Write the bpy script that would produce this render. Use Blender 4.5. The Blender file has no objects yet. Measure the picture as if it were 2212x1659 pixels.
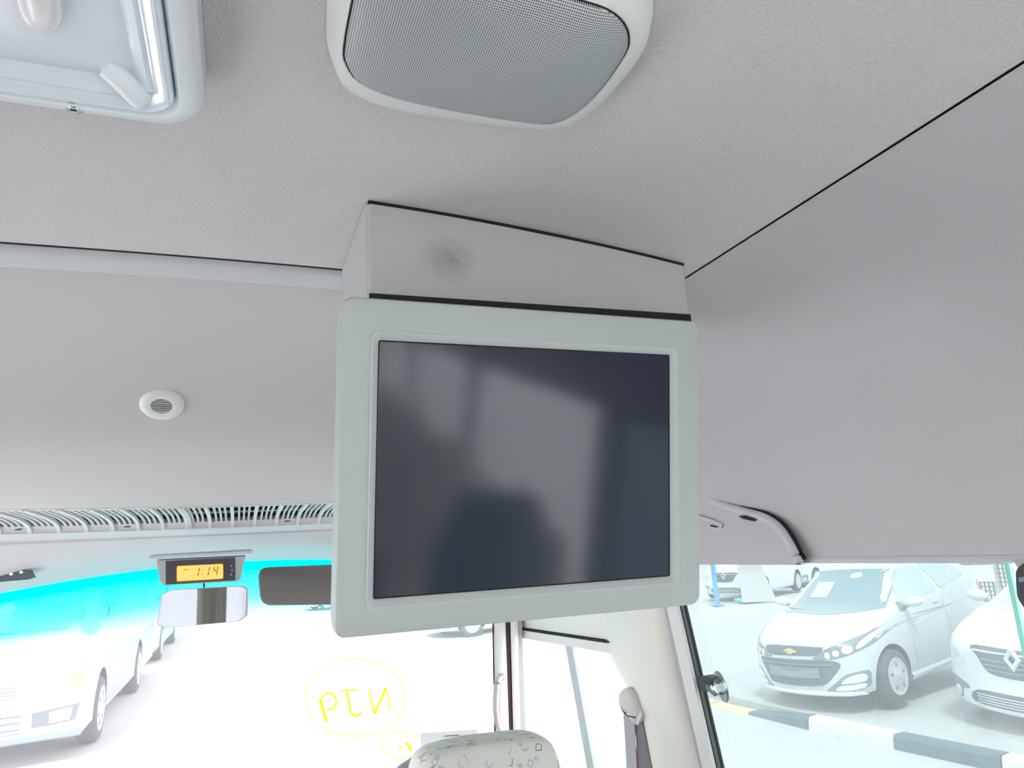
import bpy, bmesh, math, random
import numpy as np
from mathutils import Vector, Matrix
from mathutils.bvhtree import BVHTree
random.seed(4)
R = math.radians
sc = bpy.context.scene
C = sc.collection

# ------------------------------------------------------------------ camera, sky, light, exposure
F_PX, YAW, PITCH, ROLL, EYE = 1530.0, 21.2, 13.0, 3.2, (0.0, 0.0, 2.05)
_y, _p, _a = R(YAW), R(PITCH), R(ROLL)
cf = np.array([math.sin(_y)*math.cos(_p), math.cos(_y)*math.cos(_p), math.sin(_p)])
_r0 = np.array([math.cos(_y), -math.sin(_y), 0.0]); _u0 = np.cross(_r0, cf)
cr = _r0*math.cos(_a) - _u0*math.sin(_a); cu = _u0*math.cos(_a) + _r0*math.sin(_a)
cam = bpy.data.cameras.new('camera'); camo = bpy.data.objects.new('camera', cam); C.objects.link(camo)
cam.sensor_width = 36; cam.lens = 36*F_PX/2212; cam.clip_start = 0.02; cam.clip_end = 400
camo.matrix_world = Matrix(((cr[0], cu[0], -cf[0], EYE[0]), (cr[1], cu[1], -cf[1], EYE[1]), (cr[2], cu[2], -cf[2], EYE[2]), (0, 0, 0, 1)))
sc.camera = camo

world = bpy.data.worlds.new('sky'); sc.world = world; world.use_nodes = True
nt = world.node_tree; bg = nt.nodes['Background']
tc = nt.nodes.new('ShaderNodeTexCoord'); sx = nt.nodes.new('ShaderNodeSeparateXYZ'); rp = nt.nodes.new('ShaderNodeValToRGB')
nt.links.new(tc.outputs['Generated'], sx.inputs[0]); nt.links.new(sx.outputs['Z'], rp.inputs[0]); nt.links.new(rp.outputs[0], bg.inputs[0])
rp.color_ramp.elements[0].color = (1.0, 0.98, 0.97, 1); rp.color_ramp.elements[1].color = (0.96, 0.975, 1.0, 1)
bg.inputs[1].default_value = 2.5
sun = bpy.data.lights.new('sun', 'SUN'); sun.energy = 3.6; sun.angle = R(9); sun.color = (1, 0.97, 0.93)
suno = bpy.data.objects.new('sun', sun); C.objects.link(suno); suno.rotation_euler = (R(28), R(-14), 0)
vs = sc.view_settings; vs.view_transform = 'Standard'; vs.look = 'None'; vs.gamma = 1; vs.use_curve_mapping = False
vs.exposure = 1.18
sc.cycles.max_bounces = 12; sc.cycles.diffuse_bounces = 7; sc.cycles.glossy_bounces = 5; sc.cycles.transparent_max_bounces = 24
sc.cycles.sample_clamp_indirect = 6

# ------------------------------------------------------------------ pixel helpers (photograph frame -> point on a real surface)
def ray(px, py): return cf + cr*(px-1106)/F_PX - cu*(py-829.5)/F_PX
def on(px, py, x=None, y=None, z=None):
    d = ray(px, py); i, v = (0, x) if x is not None else (1, y) if y is not None else (2, z)
    return np.array(EYE) + d*((v-EYE[i])/d[i])
def hit(px, py, fy):
    Y = 2.4
    for _ in range(12):
        p = on(px, py, y=Y); Y = fy(p[0], p[2])
    return on(px, py, y=Y)

# ------------------------------------------------------------------ materials
def mat(name, col, rough=0.5, metal=0.0, noise=None, bump=None, coat=0.0, emit=None, spec=0.5):
    m = bpy.data.materials.new(name); m.use_nodes = True; t = m.node_tree; b = t.nodes['Principled BSDF']
    b.inputs['Base Color'].default_value = (*col, 1); b.inputs['Roughness'].default_value = rough; b.inputs['Metallic'].default_value = metal
    b.inputs['Coat Weight'].default_value = coat; b.inputs['Specular IOR Level'].default_value = spec
    if emit: b.inputs['Emission Color'].default_value = (*emit[0], 1); b.inputs['Emission Strength'].default_value = emit[1]
    if noise or bump: o = t.nodes.new('ShaderNodeTexCoord')
    if noise:
        sc_, amt = noise; n = t.nodes.new('ShaderNodeTexNoise'); n.inputs['Scale'].default_value = sc_; n.inputs['Detail'].default_value = 6
        mx = t.nodes.new('ShaderNodeMix'); mx.data_type = 'RGBA'; mx.blend_type = 'MIX'
        mx.inputs[6].default_value = (*[c*(1-amt) for c in col], 1); mx.inputs[7].default_value = (*[min(1, c*(1+amt)) for c in col], 1)
        t.links.new(o.outputs['Object'], n.inputs['Vector']); t.links.new(n.outputs['Fac'], mx.inputs[0]); t.links.new(mx.outputs[2], b.inputs['Base Color'])
    if bump:
        sc_, st, di = bump; n2 = t.nodes.new('ShaderNodeTexNoise'); n2.inputs['Scale'].default_value = sc_; n2.inputs['Detail'].default_value = 3
        bp = t.nodes.new('ShaderNodeBump'); bp.inputs['Strength'].default_value = st; bp.inputs['Distance'].default_value = di
        t.links.new(o.outputs['Object'], n2.inputs['Vector']); t.links.new(n2.outputs['Fac'], bp.inputs['Height']); t.links.new(bp.outputs[0], b.inputs['Normal'])
    return m
def glass(name, tint, refl=0.04, rough=0.0, veil=0.0):  # last argument: translucent share, on window panes it imitates glare haze
    m = bpy.data.materials.new(name); m.use_nodes = True; t = m.node_tree; t.nodes.clear()
    o = t.nodes.new('ShaderNodeOutputMaterial'); tr = t.nodes.new('ShaderNodeBsdfTransparent'); g = t.nodes.new('ShaderNodeBsdfGlossy'); mx = t.nodes.new('ShaderNodeMixShader')
    fr = t.nodes.new('ShaderNodeFresnel'); fr.inputs[0].default_value = 1.35
    g.inputs['Roughness'].default_value = rough; tr.inputs[0].default_value = (*tint, 1)
    ge = t.nodes.new('ShaderNodeNewGeometry'); k1 = t.nodes.new('ShaderNodeMath'); k1.operation = 'SUBTRACT'; k1.inputs[0].default_value = 1; k2 = t.nodes.new('ShaderNodeMath'); k2.operation = 'MULTIPLY'
    t.links.new(ge.outputs['Backfacing'], k1.inputs[1]); t.links.new(k1.outputs[0], k2.inputs[0]); t.links.new(fr.outputs[0], k2.inputs[1])
    t.links.new(k2.outputs[0], mx.inputs[0]); t.links.new(tr.outputs[0], mx.inputs[1]); t.links.new(g.outputs[0], mx.inputs[2]); veil_bsdf = t.nodes.new('ShaderNodeBsdfTranslucent'); veil_bsdf.inputs[0].default_value = (*[min(1, c*1.2) for c in tint], 1); m2 = t.nodes.new('ShaderNodeMixShader'); m2.inputs[0].default_value = veil
    t.links.new(mx.outputs[0], m2.inputs[1]); t.links.new(veil_bsdf.outputs[0], m2.inputs[2]); t.links.new(m2.outputs[0] if veil else mx.outputs[0], o.inputs[0])
    m['_tr'] = tr.name; m['_du'] = veil_bsdf.name
    return m
M = {}
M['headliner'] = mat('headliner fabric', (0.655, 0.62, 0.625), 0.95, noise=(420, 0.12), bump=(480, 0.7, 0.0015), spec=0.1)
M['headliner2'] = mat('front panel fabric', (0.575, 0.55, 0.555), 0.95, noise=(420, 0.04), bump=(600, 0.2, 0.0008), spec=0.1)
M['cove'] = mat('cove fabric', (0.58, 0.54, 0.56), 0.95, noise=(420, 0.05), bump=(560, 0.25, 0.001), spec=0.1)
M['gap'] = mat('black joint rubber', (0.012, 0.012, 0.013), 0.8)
M['strip'] = mat('satin grey trim plastic', (0.58, 0.59, 0.62), 0.45)
M['plastic'] = mat('light grey plastic', (0.62, 0.60, 0.61), 0.5)
M['plastic_d'] = mat('mid grey plastic', (0.40, 0.41, 0.42), 0.5)
M['cream'] = mat('cream plastic', (0.78, 0.76, 0.71), 0.5, bump=(900, 0.1, 0.0004))
M['cream2'] = mat('pale grey plastic', (0.74, 0.71, 0.71), 0.5)
M['monitor'] = mat('grey green monitor plastic', (0.50, 0.545, 0.535), 0.5, bump=(1400, 0.1, 0.0003))
M['ridge'] = mat('pale monitor bezel plastic', (0.60, 0.64, 0.63), 0.42)
M['white_pl'] = mat('white plastic', (0.80, 0.82, 0.85), 0.35)
M['offwhite'] = mat('off white plastic', (0.74, 0.76, 0.74), 0.4)
M['dark'] = mat('dark plastic', (0.03, 0.033, 0.04), 0.5)
M['slot'] = mat('dark slot', (0.02, 0.02, 0.022), 0.9)
M['face'] = mat('charcoal clock face', (0.055, 0.055, 0.075), 0.5)
M['taupe'] = mat('taupe visor cloth', (0.19, 0.17, 0.165), 0.85, bump=(700, 0.1, 0.0005))
M['brown'] = mat('dark brown rubber', (0.035, 0.012, 0.012), 0.6)
M['gasket'] = mat('dark green black gasket', (0.03, 0.06, 0.065), 0.45)
M['chrome'] = mat('brushed metal', (0.75, 0.78, 0.78), 0.22, 1.0)
M['mirror'] = mat('mirror glass', (0.58, 0.60, 0.62), 0.02, 1.0)
M['belt'] = mat('grey seat belt webbing', (0.40, 0.37, 0.41), 0.8, bump=(900, 0.3, 0.0006))
M['belt_d'] = mat('mauve grey seat belt webbing', (0.20, 0.17, 0.20), 0.8, bump=(900, 0.3, 0.0006))
M['curtain'] = mat('beige curtain cloth', (0.55, 0.52, 0.44), 0.9, noise=(60, 0.1))
M['floor'] = mat('grey vinyl floor', (0.16, 0.16, 0.17), 0.6, noise=(50, 0.1))
M['wall'] = mat('grey wall laminate', (0.62, 0.61, 0.60), 0.7)
M['paint_w'] = mat('white car paint', (0.80, 0.81, 0.82), 0.32, coat=0.4, spec=0.4)
M['paint_s'] = mat('pale silver car paint', (0.66, 0.69, 0.72), 0.35, coat=0.4, spec=0.4)
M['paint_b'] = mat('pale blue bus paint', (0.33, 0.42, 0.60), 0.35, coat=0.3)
M['tyre'] = mat('tyre rubber', (0.10, 0.11, 0.115), 0.85)
M['rim'] = mat('silver hubcap plastic', (0.68, 0.70, 0.72), 0.35, 0.2)
M['carglass'] = mat('car window glass', (0.20, 0.32, 0.36), 0.12, coat=0.8)
M['carglass_l'] = mat('pale car side glass', (0.50, 0.58, 0.57), 0.12, coat=0.8)
M['lamp'] = mat('headlamp lens', (0.80, 0.84, 0.86), 0.15, coat=0.6)
M['lampd'] = mat('headlamp housing', (0.22, 0.27, 0.29), 0.3, coat=0.5)
M['grille'] = mat('car grille plastic', (0.10, 0.15, 0.17), 0.5)
M['plate'] = mat('blank plate cover', (0.20, 0.27, 0.31), 0.5)
M['gold'] = mat('gold emblem', (0.80, 0.60, 0.28), 0.3, 0.5)
M['red'] = mat('red lamp lens', (0.75, 0.12, 0.10), 0.25)
M['orange'] = mat('orange lamp lens', (0.90, 0.45, 0.30), 0.25)
M['asphalt'] = mat('pale asphalt', (0.56, 0.555, 0.56), 0.9, noise=(1.2, 0.05), bump=(60, 0.3, 0.01))
M['kerb_b'] = mat('black painted kerb', (0.13, 0.19, 0.22), 0.8, noise=(9, 0.35))
M['kerb_w'] = mat('white painted kerb', (0.78, 0.78, 0.77), 0.8, noise=(12, 0.08))
M['kerb_y'] = mat('yellow painted kerb', (0.80, 0.66, 0.35), 0.8, noise=(12, 0.1))
M['line_y'] = mat('yellow road paint', (0.90, 0.74, 0.40), 0.8)
M['line_w'] = mat('white road paint', (0.92, 0.92, 0.92), 0.8)
M['line_r'] = mat('faded red road paint', (0.62, 0.42, 0.36), 0.8)
M['blue'] = mat('blue pole paint', (0.10, 0.42, 0.85), 0.5)
M['cyan'] = mat('teal signboard', (0.2, 0.6, 0.65), 0.6)
M['wall_o'] = mat('pale concrete wall', (0.66, 0.66, 0.65), 0.9, noise=(0.8, 0.06))
M['navy'] = mat('dark blue car paint', (0.10, 0.14, 0.25), 0.35, coat=0.3)
M['paper'] = mat('white paper', (0.82, 0.84, 0.82), 0.8)
M['lcd'] = mat('orange clock display', (0.45, 0.28, 0.06), 0.4, emit=((1.0, 0.56, 0.12), 0.42))
M['lcd_rim'] = mat('rust display rim', (0.25, 0.06, 0.01), 0.5)
M['digit'] = mat('dark clock digit', (0.16, 0.09, 0.02), 0.6)
M['win'] = glass('side window glass', (0.435, 0.475, 0.48), veil=0.12); M['clear'] = glass('clear window glass', (0.95, 0.97, 0.97))  # side pane mixes in a pale veil that lifts the dark tones outside
M['edge'] = mat('green glass edge', (0.25, 0.80, 0.62), 0.25, emit=None)
M['ink'] = glass('yellow paint marker', (.88, .80, .03), veil=.5)
# monitor screen: dark glossy glass
M['screen'] = mat('black screen glass', (0.007, 0.016, 0.038), 0.10, spec=0.6)
# windscreen: glass with a pale glare veil mixed in and a cyan shade band along the top
m = M['shield'] = glass('windscreen glass with shade band', (1, 1, 1), veil=0.20); t = m.node_tree
o = t.nodes.new('ShaderNodeTexCoord'); s = t.nodes.new('ShaderNodeSeparateXYZ'); r = t.nodes.new('ShaderNodeValToRGB'); mr = t.nodes.new('ShaderNodeMapRange')
mr.inputs['From Min'].default_value = -0.24; mr.inputs['From Max'].default_value = -0.02
ma = t.nodes.new('ShaderNodeMath'); ma.operation = 'MULTIPLY_ADD'; xx = t.nodes.new('ShaderNodeMath'); xx.operation = 'MULTIPLY'
t.links.new(o.outputs['Object'], s.inputs[0]); t.links.new(s.outputs['X'], xx.inputs[0]); t.links.new(s.outputs['X'], xx.inputs[1])
t.links.new(xx.outputs[0], ma.inputs[0]); ma.inputs[1].default_value = 0.137; t.links.new(s.outputs['Z'], ma.inputs[2])
t.links.new(ma.outputs[0], mr.inputs['Value']); t.links.new(mr.outputs[0], r.inputs[0]); t.links.new(r.outputs[0], t.nodes[m['_tr']].inputs[0]); t.links.new(r.outputs[0], t.nodes[m['_du']].inputs[0])
e = r.color_ramp.elements; e[0].position = 0.0; e[0].color = (0.34, 0.345, 0.355, 1); e[1].position = 1.0; e[1].color = (0.0, 0.38, 0.40, 1)
k = e.new(0.30); k.color = (0.29, 0.40, 0.42, 1); k = e.new(0.62); k.color = (0.05, 0.42, 0.45, 1)
# perforated speaker grille: small dark holes in a tight grid
m = M['mesh'] = mat('perforated grille', (0.50, 0.53, 0.54), 0.55); t = m.node_tree; b = t.nodes['Principled BSDF']
o = t.nodes.new('ShaderNodeTexCoord'); s = t.nodes.new('ShaderNodeSeparateXYZ'); t.links.new(o.outputs['Object'], s.inputs[0])
def wave(out, fr, ph=0.0):
    a = t.nodes.new('ShaderNodeMath'); a.operation = 'MULTIPLY_ADD'; a.inputs[1].default_value = fr; a.inputs[2].default_value = ph; t.links.new(out, a.inputs[0])
    w = t.nodes.new('ShaderNodeMath'); w.operation = 'SINE'; t.links.new(a.outputs[0], w.inputs[0]); return w
ad = t.nodes.new('ShaderNodeMath'); ad.operation = 'ADD'; sb = t.nodes.new('ShaderNodeMath'); sb.operation = 'SUBTRACT'
t.links.new(s.outputs['X'], ad.inputs[0]); t.links.new(s.outputs['Y'], ad.inputs[1]); t.links.new(s.outputs['X'], sb.inputs[0]); t.links.new(s.outputs['Y'], sb.inputs[1])
w1 = wave(ad.outputs[0], 2150); w2 = wave(sb.outputs[0], 2150)
pr = t.nodes.new('ShaderNodeMath'); pr.operation = 'MULTIPLY'; t.links.new(w1.outputs[0], pr.inputs[0]); t.links.new(w2.outputs[0], pr.inputs[1])
cm = t.nodes.new('ShaderNodeMapRange'); cm.inputs['From Min'].default_value = 0.15; cm.inputs['From Max'].default_value = 0.45; t.links.new(pr.outputs[0], cm.inputs['Value'])
mx = t.nodes.new('ShaderNodeMix'); mx.data_type = 'RGBA'; mx.inputs[6].default_value = (0.54, 0.57, 0.58, 1); mx.inputs[7].default_value = (0.05, 0.05, 0.055, 1)
t.links.new(cm.outputs[0], mx.inputs[0]); t.links.new(mx.outputs[2], b.inputs['Base Color'])
# box cover with its own scuffed stain
m = M['box'] = mat('grey vinyl box cover', (0.50, 0.505, 0.50), 0.75, bump=(900, 0.25, 0.0006)); t = m.node_tree; b = t.nodes['Principled BSDF']
o = t.nodes.new('ShaderNodeTexCoord'); mp = t.nodes.new('ShaderNodeMapping'); gr = t.nodes.new('ShaderNodeTexGradient'); gr.gradient_type = 'SPHERICAL'
nz = t.nodes.new('ShaderNodeTexNoise'); nz.inputs['Scale'].default_value = 120; nz.inputs['Detail'].default_value = 4
ml = t.nodes.new('ShaderNodeMath'); ml.operation = 'MULTIPLY'; mx = t.nodes.new('ShaderNodeMix'); mx.data_type = 'RGBA'
t.links.new(o.outputs['Object'], mp.inputs[0]); t.links.new(mp.outputs[0], gr.inputs[0]); t.links.new(o.outputs['Object'], nz.inputs[0])
mp.vector_type = 'TEXTURE'; mp.inputs['Location'].default_value = (0.084, 0.0, 0.106); mp.inputs['Scale'].default_value = (0.034, 0.08, 0.030)
t.links.new(gr.outputs[0], ml.inputs[0]); t.links.new(nz.outputs[0], ml.inputs[1]); t.links.new(ml.outputs[0], mx.inputs[0])
mx.inputs[6].default_value = (0.50, 0.505, 0.50, 1); mx.inputs[7].default_value = (0.17, 0.17, 0.17, 1); t.links.new(mx.outputs[2], b.inputs['Base Color'])
# block paving
m = M['paving'] = mat('pale block paving', (0.56, 0.56, 0.55), 0.9); t = m.node_tree; b = t.nodes['Principled BSDF']
o = t.nodes.new('ShaderNodeTexCoord'); mp = t.nodes.new('ShaderNodeMapping'); br = t.nodes.new('ShaderNodeTexBrick'); mp.inputs['Rotation'].default_value = (0, 0, R(33))
br.inputs['Scale'].default_value = 5; br.inputs['Color1'].default_value = (0.57, 0.57, 0.55, 1); br.inputs['Color2'].default_value = (0.52, 0.52, 0.51, 1); br.inputs['Mortar'].default_value = (0.40, 0.41, 0.41, 1); br.inputs['Mortar Size'].default_value = 0.015
t.links.new(o.outputs['Object'], mp.inputs[0]); t.links.new(mp.outputs[0], br.inputs[0]); t.links.new(br.outputs[0], b.inputs['Base Color'])
# seat moquette: pale cloth printed with scattered brown and blue figures
m = M['moquette'] = mat('patterned seat moquette', (0.74, 0.74, 0.68), 0.9, bump=(900, 0.3, 0.0008)); t = m.node_tree; b = t.nodes['Principled BSDF']
o = t.nodes.new('ShaderNodeTexCoord')
def figs(scale, w, colr, prev, rot):
    mp = t.nodes.new('ShaderNodeMapping'); mp.inputs['Rotation'].default_value = rot; v = t.nodes.new('ShaderNodeTexVoronoi'); v.feature = 'F1'; v.distance = 'MANHATTAN'; v.inputs['Scale'].default_value = scale
    a = t.nodes.new('ShaderNodeMath'); a.operation = 'COMPARE'; a.inputs[1].default_value = 0.33; a.inputs[2].default_value = w
    n = t.nodes.new('ShaderNodeTexNoise'); n.inputs['Scale'].default_value = scale*0.8; g = t.nodes.new('ShaderNodeMath'); g.operation = 'GREATER_THAN'; g.inputs[1].default_value = 0.43
    mu = t.nodes.new('ShaderNodeMath'); mu.operation = 'MULTIPLY'; q = t.nodes.new('ShaderNodeMix'); q.data_type = 'RGBA'; q.inputs[7].default_value = (*colr, 1)
    t.links.new(o.outputs['Object'], mp.inputs[0]); t.links.new(mp.outputs[0], v.inputs[0]); t.links.new(mp.outputs[0], n.inputs[0]); t.links.new(v.outputs['Distance'], a.inputs[0]); t.links.new(n.outputs[0], g.inputs[0])
    t.links.new(a.outputs[0], mu.inputs[0]); t.links.new(g.outputs[0], mu.inputs[1]); t.links.new(mu.outputs[0], q.inputs[0])
    if prev: t.links.new(prev, q.inputs[6])
    else: q.inputs[6].default_value = (0.74, 0.74, 0.68, 1)
    return q.outputs[2]
c1 = figs(30, 0.05, (0.38, 0.33, 0.27), None, (0, 0.6, 0)); c2 = figs(40, 0.06, (0.45, 0.50, 0.58), c1, (0.3, 1.9, 0.2)); c3 = figs(24, 0.04, (0.60, 0.56, 0.30), c2, (0.1, 2.7, 0.9))
t.links.new(c3, b.inputs['Base Color'])

# ------------------------------------------------------------------ object helpers
WL = {}   # world location of each object's own origin (translation-only trees)
def tag(o, label=None, cat=None, group=None, kind=None):
    if label: o['label'] = label
    if cat: o['category'] = cat
    if group: o['group'] = group
    if kind: o['kind'] = kind
    return o
def thing(name, loc, label, cat, group=None, rot=None):
    o = bpy.data.objects.new(name, None); C.objects.link(o); o.location = loc; o.empty_display_size = 0.05
    if rot: o.rotation_euler = rot
    WL[o.name] = np.array(loc, float)
    return tag(o, label, cat, group)
def mk(name, V, Fc, material, parent=None, smooth=True, local=False, mats=None, midx=None, angle=40):
    V = np.array([tuple(v) for v in V], float)
    P0 = WL[parent.name] if (parent and not local) else np.zeros(3)
    if local: L = np.zeros(3); rel = np.zeros(3)
    elif parent: L = P0; rel = np.zeros(3)
    else: L = np.array([V[:, 0].mean(), V[:, 1].mean(), V[:, 2].min()]); rel = L
    me = bpy.data.meshes.new(name); me.from_pydata([tuple(v) for v in V-L], [], [tuple(f) for f in Fc])
    bm = bmesh.new(); bm.from_mesh(me); bmesh.ops.recalc_face_normals(bm, faces=bm.faces)
    if angle < 180 and smooth:
        for e_ in bm.edges:
            if len(e_.link_faces) == 2 and e_.calc_face_angle(0) > R(angle): e_.smooth = False
    for f in bm.faces: f.smooth = smooth
    bm.to_mesh(me); bm.free()
    for x in (mats or [material]): me.materials.append(x)
    if midx is not None:
        me.polygons.foreach_set('material_index', midx)
    o = bpy.data.objects.new(name, me); C.objects.link(o); o.location = rel
    WL[o.name] = L
    if parent: o.parent = parent
    return o
def st(name, V, Fc, material, **k):
    o = mk(name, V, Fc, material, **k); o['kind'] = 'structure'; return o
def gridF(n, m, closed=False, off=0):
    mm = m if closed else m-1
    return [(off+i*m+j, off+i*m+(j+1) % m, off+(i+1)*m+(j+1) % m, off+(i+1)*m+j) for i in range(n-1) for j in range(mm)]
def loft(loops, cap=True, closed=True):
    m = len(loops[0]); V = [p for l in loops for p in l]; Fc = gridF(len(loops), m, closed)
    if cap: Fc.append(tuple(range(m))[::-1]); Fc.append(tuple(range((len(loops)-1)*m, len(loops)*m)))
    return V, Fc
def merge(*parts):
    V, Fc = [], []
    for v, f in parts:
        o = len(V); V += list(v); Fc += [tuple(i+o for i in q) for q in f]
    return V, Fc
def box(c, s, ax=None, bev=0.0):
    """box centred c, full sizes s, axes ax (3 vectors), bevelled by chamfered loops"""
    c = np.array(c, float); ax = np.eye(3) if ax is None else np.array(ax, float)
    hx, hy, hz = [v/2 for v in s]; b_ = min(bev, hx*.9, hy*.9, hz*.9)
    if b_ <= 0:
        loops = [[(-hx, -hy), (hx, -hy), (hx, hy), (-hx, hy)]]*2; zs = [-hz, hz]; ins = [0, 0]
    loops = []
    for z, i in (((-hz, b_), (-hz+b_, 0), (hz-b_, 0), (hz, b_)) if b_ > 0 else ((-hz, 0), (hz, 0))):
        loops.append([c + ax[0]*x + ax[1]*y + ax[2]*z for x, y in rrect(hx-i, hy-i, max(b_-i*0.5, 0), 3)])
    return loft(loops)
def rrect(hx, hy, r, n=5):
    if r <= 0: return [(-hx, -hy), (hx, -hy), (hx, hy), (-hx, hy)]
    o = []
    for cx, cy, a0 in ((hx-r, -hy+r, -90), (hx-r, hy-r, 0), (-hx+r, hy-r, 90), (-hx+r, -hy+r, 180)):
        for k_ in range(n+1):
            a = R(a0+90*k_/n); o.append((cx+r*math.cos(a), cy+r*math.sin(a)))
    return o
def catmull(P, n=6, closed=False):
    P = [np.array(p, float) for p in P]; N = len(P); out = []
    rng = range(N) if closed else range(N-1)
    for i in rng:
        g = (lambda j: P[j % N]) if closed else (lambda j: P[max(0, min(N-1, j))])
        a, b_, c_, d = g(i-1), g(i), g(i+1), g(i+2)
        for k_ in range(n):
            s_ = k_/n; out.append(0.5*((2*b_)+(c_-a)*s_+(2*a-5*b_+4*c_-d)*s_*s_+(3*b_-a-3*c_+d)*s_**3))
    if not closed: out.append(P[-1])
    return out
def tube(path, r, n=8, cap=True, closed=False):
    path = [np.array(p, float) for p in path]; N = len(path); loops = []
    for i in range(N):
        d = (path[(i+1) % N]-path[i-1]) if closed else (path[min(N-1, i+1)]-path[max(0, i-1)])
        d = d/np.linalg.norm(d); u = np.cross(d, (0, 0, 1)) if abs(d[2]) < .9 else np.cross(d, (1, 0, 0)); u /= np.linalg.norm(u); w = np.cross(d, u)
        rr = r[i] if hasattr(r, '__len__') else r
        loops.append([path[i]+rr*(u*math.cos(2*math.pi*k_/n)+w*math.sin(2*math.pi*k_/n)) for k_ in range(n)])
    if closed: loops.append(loops[0]); cap = False
    return loft(loops, cap)
def cyl(c, axis, r, h, n=24, bev=0.0):
    c = np.array(c, float); a = np.array(axis, float); a /= np.linalg.norm(a); u = np.cross(a, (0, 0, 1)) if abs(a[2]) < .9 else np.cross(a, (1, 0, 0)); u /= np.linalg.norm(u); w = np.cross(a, u)
    prof = [(r, -h/2), (r, h/2)] if bev <= 0 else [(r-bev, -h/2), (r, -h/2+bev), (r, h/2-bev), (r-bev, h/2)]
    return loft([[c+a*z+q*(u*math.cos(2*math.pi*k_/n)+w*math.sin(2*math.pi*k_/n)) for k_ in range(n)] for q, z in prof])
def lathe(c, axis, prof, n=32, cap=False):
    c = np.array(c, float); a = np.array(axis, float); a /= np.linalg.norm(a); u = np.cross(a, (0, 0, 1)) if abs(a[2]) < .9 else np.cross(a, (1, 0, 0)); u /= np.linalg.norm(u); w = np.cross(a, u)
    return loft([[c+a*z+q*(u*math.cos(2*math.pi*k_/n)+w*math.sin(2*math.pi*k_/n)) for k_ in range(n)] for q, z in prof], cap)
def slab(quad, thick):
    """4+ corner polygon thickened along vector thick"""
    q = [np.array(p, float) for p in quad]; tv = np.array(thick, float); return loft([q, [p+tv for p in q]])
def ring(o_, i_):
    n = len(o_); return list(o_)+list(i_), [(k_, (k_+1) % n, n+(k_+1) % n, n+k_) for k_ in range(n)]

# ------------------------------------------------------------------ bus shell: ceiling, coves, front panel
ZC = 2.40; YS = 0.843; REAR = -4.6
def ceilz(x): return ZC-0.15*x*x
XS = 0.503
xs = np.linspace(-XS, XS, 33); ys = [REAR, -3, -2, -1, 0, .3, .6, YS]
top = [[(x, y-(.27*x*x if y == YS else 0), ceilz(x)) for x in xs] for y in ys]
V, Fc = loft(top, cap=False, closed=False)
V2 = [(v[0], v[1], v[2]+0.012) for v in V]; n_ = len(V)
ceiling = st('ceiling', *merge((V, Fc), (V2, Fc)), M['headliner'])
# rolled front lip of the ceiling panel + shadow gap behind it
V, Fc = loft([[(x, YS+dy-.27*x*x, ceilz(x)+dz) for x in xs] for dy, dz in ((-.004, .0), (-.0015, .0005), (-.0012, .012))], cap=False, closed=False); st('trim_1', V, Fc, M['headliner'], parent=ceiling)
# roof skin closing the shell
st('trim_2', *box((0, -1.0, 2.50), (2.04, 7.2, 0.03)), M['wall'], smooth=False)
cove_n = [(.5042, 2.3608), (.60, 2.343), (.72, 2.303), (.815, 2.248), (.885, 2.185), (.925, 2.125), (.943, 2.085), (.952, 2.045), (.955, 2.004)]
cp = catmull([(a, b_, 0) for a, b_ in cove_n], 5)
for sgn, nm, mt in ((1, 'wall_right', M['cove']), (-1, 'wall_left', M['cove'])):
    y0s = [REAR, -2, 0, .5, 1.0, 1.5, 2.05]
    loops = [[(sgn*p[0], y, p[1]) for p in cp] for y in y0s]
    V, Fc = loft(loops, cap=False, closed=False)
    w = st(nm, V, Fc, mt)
    # dark joint between ceiling and cove, and slim light bead along the window head
    V, Fc = box((sgn*.5036, (REAR+YS)/2, 2.3635), (.0022, YS-REAR, .003)); st('trim_3' if sgn > 0 else 'trim_4', V, Fc, M['gap'], parent=w, smooth=False)
    V, Fc = loft([[(sgn*(.957+.006*math.cos(a)), y, 2.0+.006*math.sin(a)) for a in np.linspace(0, 2*math.pi, 9)[:-1]] for y in (REAR, 1.07)]); st('trim_5' if sgn > 0 else 'trim_6', V, Fc, M['strip'], parent=w)
# front panel profile (Y, dz above eye, a = plan bow, b = crown)
prof = [(.8908, .350, .27, .15), (.8912, .3395, .27, .15), (.97, .333, .24, .14), (1.06, .322, .20, .12), (1.14, .295, .20, .10), (1.20, .262, .20, .09), (1.25, .228, .21, .08), (1.31, .196, .22, .06), (1.42, .168, .25, .04), (1.55, .148, .30, .02), (1.65, .137, .33, 0), (1.775, .1305, .35, 0)]
def sweep(nodes, n=5, x0=-.955, x1=.955, m_=49, sm=True):
    P = catmull(nodes, n) if sm else [np.array(p, float) for p in nodes]
    return loft([[(x, p[0]-p[2]*x*x, 2.05+p[1]-p[3]*x*x) for x in np.linspace(x0, x1, m_)] for p in P], cap=False, closed=False)
V, Fc = sweep(prof)
cvx = [p[0] for p in cp]; cvz = [p[1] for p in cp]
V = [(v[0], v[1], max(v[2], float(np.interp(abs(v[0]), cvx, cvz))+.02*min(1, (abs(v[0])-.495)/.05)) if (abs(v[0]) > .495 and v[1] < 1.5) else v[2]) for v in V]
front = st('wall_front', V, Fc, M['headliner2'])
st('trim_7', *sweep([(.8510, .3515, .27, .15), (.8513, .3495, .27, .15), (.855, .345, .27, .15), (.872, .342, .27, .15), (.884, .3405, .27, .15), (.8895, .340, .27, .15)], 3, -.50, .50), M['strip'])
st('trim_8', *sweep([(.8415, .3512, .27, .15), (.847, .3512, .27, .15), (.8518, .3512, .27, .15)], 1, -.50, .50, sm=False), M['gap'])
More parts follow.
